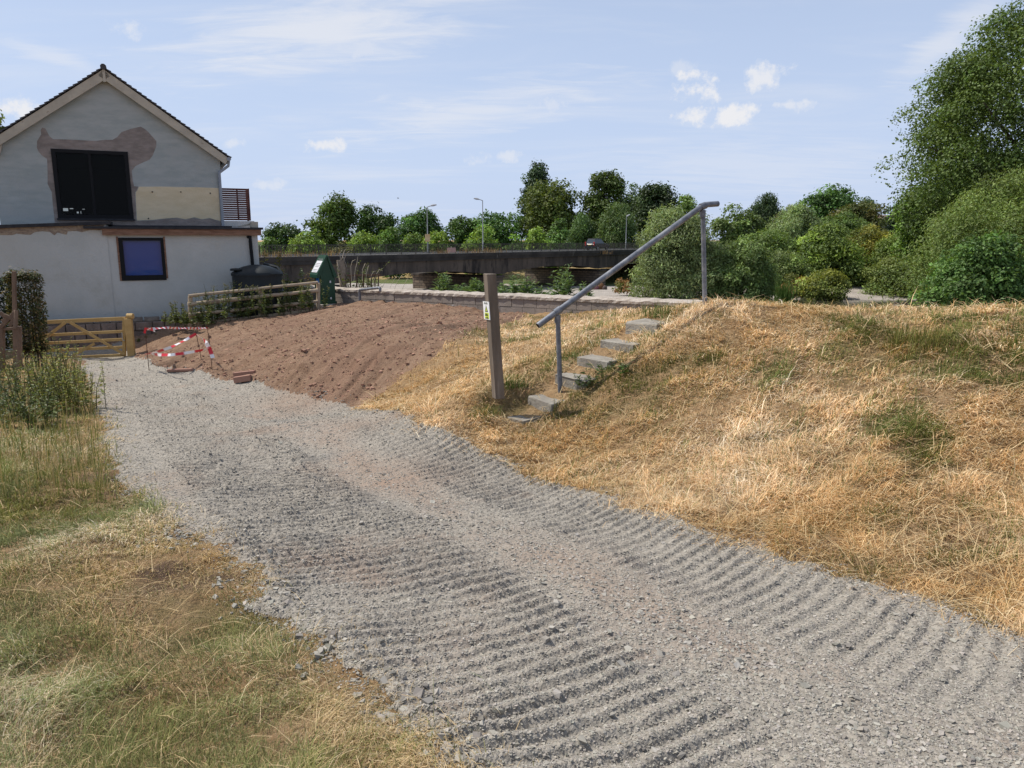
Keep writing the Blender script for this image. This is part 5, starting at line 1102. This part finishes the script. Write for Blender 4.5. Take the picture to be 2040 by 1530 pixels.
for a_, b_, Yq, hh, lb in (((466,746),(508,741.5),14.2,.07,'upper reddish board of two lying at the soil toe'),((467,757),(500,752),13.9,.10,'lower reddish board half buried in soil'),((334,738),(385,736.5),16.6,.05,'flat board lying by the hole at the gravel edge')):
    Yq = min(G(*a_, fn=H)[1], G(*b_, fn=H)[1])-.03; c = P(*a_, Yq); m = MB(); m.bar(c, P(*b_, Yq), .10, hh); tag(m.build('timber_board', m_brd, loc=c, bevel=.004), lb, 'board', 'loose timber boards')

# ------------------------------------------------------------------ bridge
q3 = np.array((-.8, .6, 0.)); bd = np.array((.6, .8, 0.))
N0 = np.array((-1.9, 97., 0.))                        # near end of the first pier visible
def BP(s, w_, z): return N0+bd*s+q3*w_+Z*z
m_bcon = mat('stained_concrete', (.05,.042,.037), (.125,.10,.082), .35, .95, .05, 3, stretch=(1, 1, .3), c3=(.022,.02,.02), s3=.8, f3=(.45, .7))
m_bcon2 = mat('dark_edge_concrete', (.03,.028,.027), (.06,.054,.05), .5, .95, c3=(.16,.15,.135), s3=.6, f3=(.62, .7))
m_pst = bpy.data.materials.new('pier_stone'); m_pst.use_nodes = True; t = NT(m_pst.node_tree); b = t.n['Principled BSDF']; b.inputs['Roughness'].default_value = .95
co = t.add('ShaderNodeTexCoord').outputs['Object']; sp3 = t.add('ShaderNodeSeparateXYZ'); t.put(sp3.inputs[0], co)
cb = t.add('ShaderNodeCombineXYZ'); t.put(cb.inputs[0], t.math('SUBTRACT', t.math('MULTIPLY', sp3.outputs[1], .6), t.math('MULTIPLY', sp3.outputs[0], .8))); t.put(cb.inputs[1], sp3.outputs[2])
br = t.add('ShaderNodeTexBrick'); t.put(br.inputs[0], cb.outputs[0]); br.inputs['Scale'].default_value = 1.0; br.inputs['Brick Width'].default_value = .9; br.inputs['Row Height'].default_value = .36; br.inputs['Mortar Size'].default_value = .035
br.inputs['Color1'].default_value = (.24,.18,.13,1); br.inputs['Color2'].default_value = (.14,.11,.085,1); br.inputs['Mortar'].default_value = (.07,.055,.045,1)
t.put(b.inputs['Base Color'], br.outputs[0]); bn = t.add('ShaderNodeBump'); bn.inputs['Distance'].default_value = .08; t.put(bn.inputs['Height'], br.outputs['Fac']); bn.invert = True; t.put(b.inputs['Normal'], bn.outputs[0])
bridge = thing('road_bridge', 'long dark concrete road bridge on stone piers across the river', 'bridge', BP(0, 6, -6.5))
SP_ = 26.3; DW = 13.0; ZT = -1.58; s_lo, s_hi = -3.2*SP_, 4.2*SP_
def soffit(s): k = (s/SP_) % 1.0; return -3.6-.85*(abs(k-.5)*2)**2.2
for w_ in (.35, 3.4, 6.5, 9.6, 12.6):
    m = MB(); S_ = np.arange(s_lo, s_hi, SP_/12); V = []
    for s in S_: V += [BP(s, w_-.3, ZT-.45), BP(s, w_+.3, ZT-.45), BP(s, w_+.3, soffit(s)), BP(s, w_-.3, soffit(s))]
    n = len(S_); m.pts(V, [(k*4+j_, (k+1)*4+j_, (k+1)*4+(j_+1) % 4, k*4+(j_+1) % 4) for k in range(n-1) for j_ in range(4)]+[(0, 1, 2, 3)]); m.build('girder', m_bcon, bridge)
m = MB(); m.prism([BP(s_lo, 0, ZT-.5), BP(s_hi, 0, ZT-.5), BP(s_hi, DW, ZT-.5), BP(s_lo, DW, ZT-.5)], Z*.42); m.build('deck', m_bcon, bridge)
for w0, w1 in ((-.25, .35), (DW-.35, DW+.25)):
    m = MB()
    for a_, b_, o_ in ((s_lo, 0, 0), (0, SP_, .05), (SP_, s_hi, 0)):
        m.prism([BP(a_, w0-o_, ZT-.40), BP(b_, w0-o_, ZT-.40), BP(b_, w1, ZT-.40), BP(a_, w1, ZT-.40)], Z*.40)
        m.prism([BP(a_, w0+.06, ZT-.75), BP(b_, w0+.06, ZT-.75), BP(b_, w1, ZT-.75), BP(a_, w1, ZT-.75)], Z*.347)
    m.build('parapet_beam', m_bcon2, bridge)
m = MB(); m.prism([BP(s_lo, -.2, ZT+.003), BP(s_hi, -.2, ZT+.003), BP(s_hi, .3, ZT+.003), BP(s_lo, .3, ZT+.003)], Z*.06); m.build('kerb', mat('pale_kerb', (.34,.31,.27), (.22,.2,.17), 1, .95), bridge)
m = MB(); m.prism([BP(s_lo, .37, ZT-.05), BP(s_hi, .37, ZT-.05), BP(s_hi, DW-.37, ZT-.05), BP(s_lo, DW-.37, ZT-.05)], Z*.02); m.build('road_surface', mat('asphalt', (.05,.05,.052), (.06,.06,.06), 1, .9), bridge)
for k in range(-3, 5):
    m = MB(); s = k*SP_; hw_ = .85
    pl_ = [(-hw_, .2), (0, -.9), (hw_, .2), (hw_, DW+1.5), (-hw_, DW+1.5)] if False else [(-hw_, -.2), (hw_, -.2), (hw_, DW+1.0), (-hw_, DW+1.0)]
    m.prism([BP(s+a_*1.15, b_, -8.6) for a_, b_ in pl_], Z*(8.6-4.75)); p_ = m.build('pier', m_pst, bridge)
    m = MB(); m.prism([BP(s+a_*1.35, b_+(-.15 if b_ < 1 else .15), -4.75) for a_, b_ in pl_], Z*.28); m.build('pier_cap', m_bcon, p_)
for w_ in (.0, DW):
    m = MB(); s = s_lo
    m.bar(BP(s_lo, w_, ZT+1.05), BP(s_hi, w_, ZT+1.05), .06, .05); m.bar(BP(s_lo, w_, ZT+.16), BP(s_hi, w_, ZT+.16), .04, .04)
    if w_ == 0:
        k = 0
        while s < s_hi:
            wd_ = .09 if k % 14 == 0 else .03
            m.bar(BP(s, w_, ZT+.02), BP(s, w_, ZT+1.05), wd_, wd_, (0, 1, 0)); s += .16; k += 1
    else:
        while s < s_hi: m.bar(BP(s, w_, ZT+.02), BP(s, w_, ZT+1.05), .04, .04, (0, 1, 0)); s += .4
    m.build('railing', mat('railing_paint', (.05,.05,.045), (.10,.085,.07), 2, .7), bridge)
c = BP(-8.2, -.05, ZT+.45); k_ = P(900, 497, 90)
sB = None
def s_at(px):                                   # station on the bridge edge at a pixel column
    k = (px-1020)/F; return (k*N0[1]-N0[0])/(bd[0]-k*bd[1])
c = BP(s_at(900), -.08, ZT+.42); m = MB(); m.box(c, bd*.75, q3*.015, Z*.28)
tag(m.build('road_sign', mat('faded_pink_sign', (.42,.27,.25), (.36,.23,.21), 2), loc=c), 'faded pink board fixed on the bridge railing', 'sign')
gr = 'dry weeds growing on the bridge edge'
for px in (530, 560, 605, 660, 880, 935, 968, 985, 1195):
    c = BP(s_at(px), .1, ZT+.05); lb = {530:'dry weeds on the bridge edge by the house corner',560:'dry weeds on the bridge edge above the tank',605:'dry weeds on the bridge left of the cabinet roof',660:'dry weeds on the bridge right of the cabinet roof',880:'dry weeds on the bridge left of the pink board',935:'dry weeds on the bridge right of the pink board',968:'orange dry weeds at the second lamp post foot',985:'orange dry weeds right of the second lamp post',1195:'yellow dry plant hanging below the car'}[px]
    tuft('bridge_weed', lb, 'plant', c-(Z*.6-q3*-.35 if px == 1195 else 0), 60, .75, .7, ((.25,.14,.06),(.36,.26,.12)), .5, .05, gr)
def lamp(px, ytop, w_, head, label, box=False):
    # post standing on the bridge at cross position w_
    k = (px-1020)/F; b0 = N0+q3*w_; s = (k*b0[1]-b0[0])/(bd[0]-k*bd[1]); p0 = BP(s, w_, ZT-.02); zt = P(px, ytop, p0[1])[2]
    rt = thing('street_lamp', label, 'street lamp', p0, 'street lamps on the bridge'); hgt = zt-p0[2]
    m = MB(); m.tube([p0, p0+Z*hgt*.22, p0+Z*hgt*.23, p0+Z*hgt], [.10, .10, .07, .05], 8); m.build('pole', mat('lamp_pole', (.30,.31,.31), None, rough=.5, metal=.3), rt, smooth=True)
    dx = np.array((head, 0, 0)); e = p0+Z*(hgt+(.18 if abs(head) > .5 else .05))+dx
    m = MB(); m.tube([p0+Z*(hgt-.05), p0+Z*(hgt+.05)+dx*.3, e], .05, 6); m.build('arm', mat('lamp_arm', (.33,.34,.35), None), rt)
    m = MB(); u_ = unit(dx+Z*.12); m.tube([e-u_*.3, e, e+u_*.35], [.09, .13, .07], 8); m.build('lamp_head', mat('lamp_head_grey', (.42,.43,.45), None, rough=.4), rt, smooth=True)
    if box:
        zb_ = P(px, 474, p0[1])[2]; m = MB(); m.box(np.array((p0[0], p0[1]-.1, zb_)), (.28, 0, 0), (0, .1, 0), (0, 0, .42)); m.build('yellow_box', mat('pale_yellow_box', (.55,.36,.16), (.62,.5,.3), 2), rt)
    return rt
lamp(855, 412, 1.0, .75, 'street lamp with yellow box on its pole and arm pointing right', True)
lamp(963, 399, 1.0, -.75, 'tallest street lamp, arm pointing left, standing on the bridge')
lamp(1243, 430, 1.0, .25, 'short street lamp right of the car with a flat head')
lamp(1351, 415, 6, -1.1, 'street lamp partly hidden behind the top of the handrail')

# car on the bridge
k = (1187-1020)/F; wC = 3.2; b0 = N0+q3*wC; sC = (k*b0[1]-b0[0])/(bd[0]-k*bd[1]); cb_ = BP(sC, wC, ZT-.03)
car = thing('parked_car', 'dark estate car with red tail lights driving away over the bridge', 'car', cb_)
def CP(f, l, z): return cb_+bd*f+q3*l+Z*z
CPt = mat('dark_car_paint', (.018,.02,.028), None, rough=.25, spec=.5); CG = glassy('car_glass', (.05,.065,.08), False)
def strip(m, prof, w0, w1):
    m.prism([CP(f, -w0, z) for f, z in prof], q3*(w0+w1))
m = MB(); strip(m, [(-2.3, .35), (-2.35, .95), (-2.22, 1.05), (1.0, 1.05), (2.15, .92), (2.35, .7), (2.35, .35)], .9, .9); m.build('body', CPt, car, bevel=.06, seg=2)
m = MB(); V = [CP(f, l, z) for f, l, z in ((-2.15,-.82,1.04),(-2.15,.82,1.04),(.95,.82,1.04),(.95,-.82,1.04),(-1.85,-.68,1.70),(-1.85,.68,1.70),(.1,.68,1.70),(.1,-.68,1.70))]
m.pts(V, [(0,1,5,4),(1,2,6,5),(2,3,7,6),(3,0,4,7)]); m.build('window', CG, car)
m = MB(); m.pts([CP(f, l, z) for f, l, z in ((-1.9,-.7,1.69),(-1.9,.7,1.69),(.15,.7,1.69),(.15,-.7,1.69),(-1.85,-.66,1.78),(-1.85,.66,1.78),(.05,.66,1.78),(.05,-.66,1.78))], [(0,1,2,3),(4,7,6,5),(0,4,5,1),(1,5,6,2),(2,6,7,3),(3,7,4,0)]); m.build('roof', CPt, car, bevel=.02)
for l in (-.6, .6): m = MB(); m.bar(CP(-1.7, l, 1.84), CP(-.1, l, 1.84), .05, .05); m.build('roof_rail', CPt, car)
for l in (-.78, .78):
    m = MB(); m.box(CP(-2.33, l, 1.0), bd*.05, q3*.11, Z*.30); m.build('tail_light', mat('red_lens', (.45,.02,.02), None, rough=.2), car, bevel=.02)
for f in (-1.4, 1.45):
    for l in (-.85, .85):
        m = MB(); m.tube([CP(f, l-.1, .35), CP(f, l+.1, .35)], .35, 16); wh = m.build('wheel', mat('tyre', (.02,.02,.02), None), car, smooth=True)
        m = MB(); m.tube([CP(f, l-.11, .35), CP(f, l+.11, .35)], .2, 12); m.build('rim', mat('rim_silver', (.5,.5,.52), None, metal=.5, rough=.4), wh)
m = MB(); m.box(CP(-2.37, 0, .85), bd*.012, q3*.27, Z*.06); m.build('number_plate', mat('yellow_plate', (.62,.48,.10), None), car)
# belongings heaped beside the second pier
for px, py, Yq, s_, cl, lb in ((1177,571,101,.45,(.55,.53,.56),'white bag at the left of the heap beside the second pier'),(1187,570,101,.5,(.32,.14,.17),'pinkish bag in the heap beside the second pier'),(1197,568,101.5,.65,(.22,.11,.05),'brown bag, largest of the heap beside the second pier'),(1205,571,101,.4,(.12,.09,.08),'dark bag at the right of the heap beside the second pier')):
    X_ = P(px, py, Yq)[0]; c = np.array((X_, Yq, Hs(X_, Yq))); 
    o = lathe(c[0], c[1], [(s_*.6, c[2]-.05), (s_*.85*rng.uniform(.9, 1.1), c[2]+s_*.3), (s_*.8, c[2]+s_*.8), (s_*.5, c[2]+s_*1.2), (s_*.15, c[2]+s_*1.45)], 10, .7).build('bag', mat('bag_cloth', cl, tuple(v*.6 for v in cl), 3, .9, .05, 4), loc=c, smooth=True)
    tag(o, lb, 'bag', 'bags heaped under the bridge')
# far house roof among the trees, and a bird
c = P(1772, 452, 200); fh = thing('far_house', 'brown roof of a far house showing between trees', 'house', c)
m = MB(); m.box(c+Z*-1, (4, 0, 0), (0, 3, 0), (0, 0, 2.2)); m.build('wall', m_rend2, fh)
m = MB(); m.prism([c+np.array((-4.4, -3.4, 1.1)), c+np.array((-4.4, 3.4, 1.1)), c+np.array((-4.4, 0, 3.0))], (8.8, 0, 0)); m.build('roof', mat('brown_tiles', (.16,.10,.08), (.2,.13,.1), 2), fh)
c = P(793, 395, 110); m = MB(); m.tube([c-np.array((.16, 0, 0)), c, c+np.array((.16, 0, .02))], [.01, .05, .015], 6); m.pts([c, c+np.array((.05, .25, .10)), c+np.array((-.06, .25, .10)), c+np.array((.05, -.25, .10)), c+np.array((-.06, -.25, .10))], [(0, 1, 2), (0, 4, 3)])
tag(m.build('bird', mat('bird_dark', (.08,.08,.08), None), loc=c), 'tiny dark bird flying in the sky left of the lamp posts', 'bird')
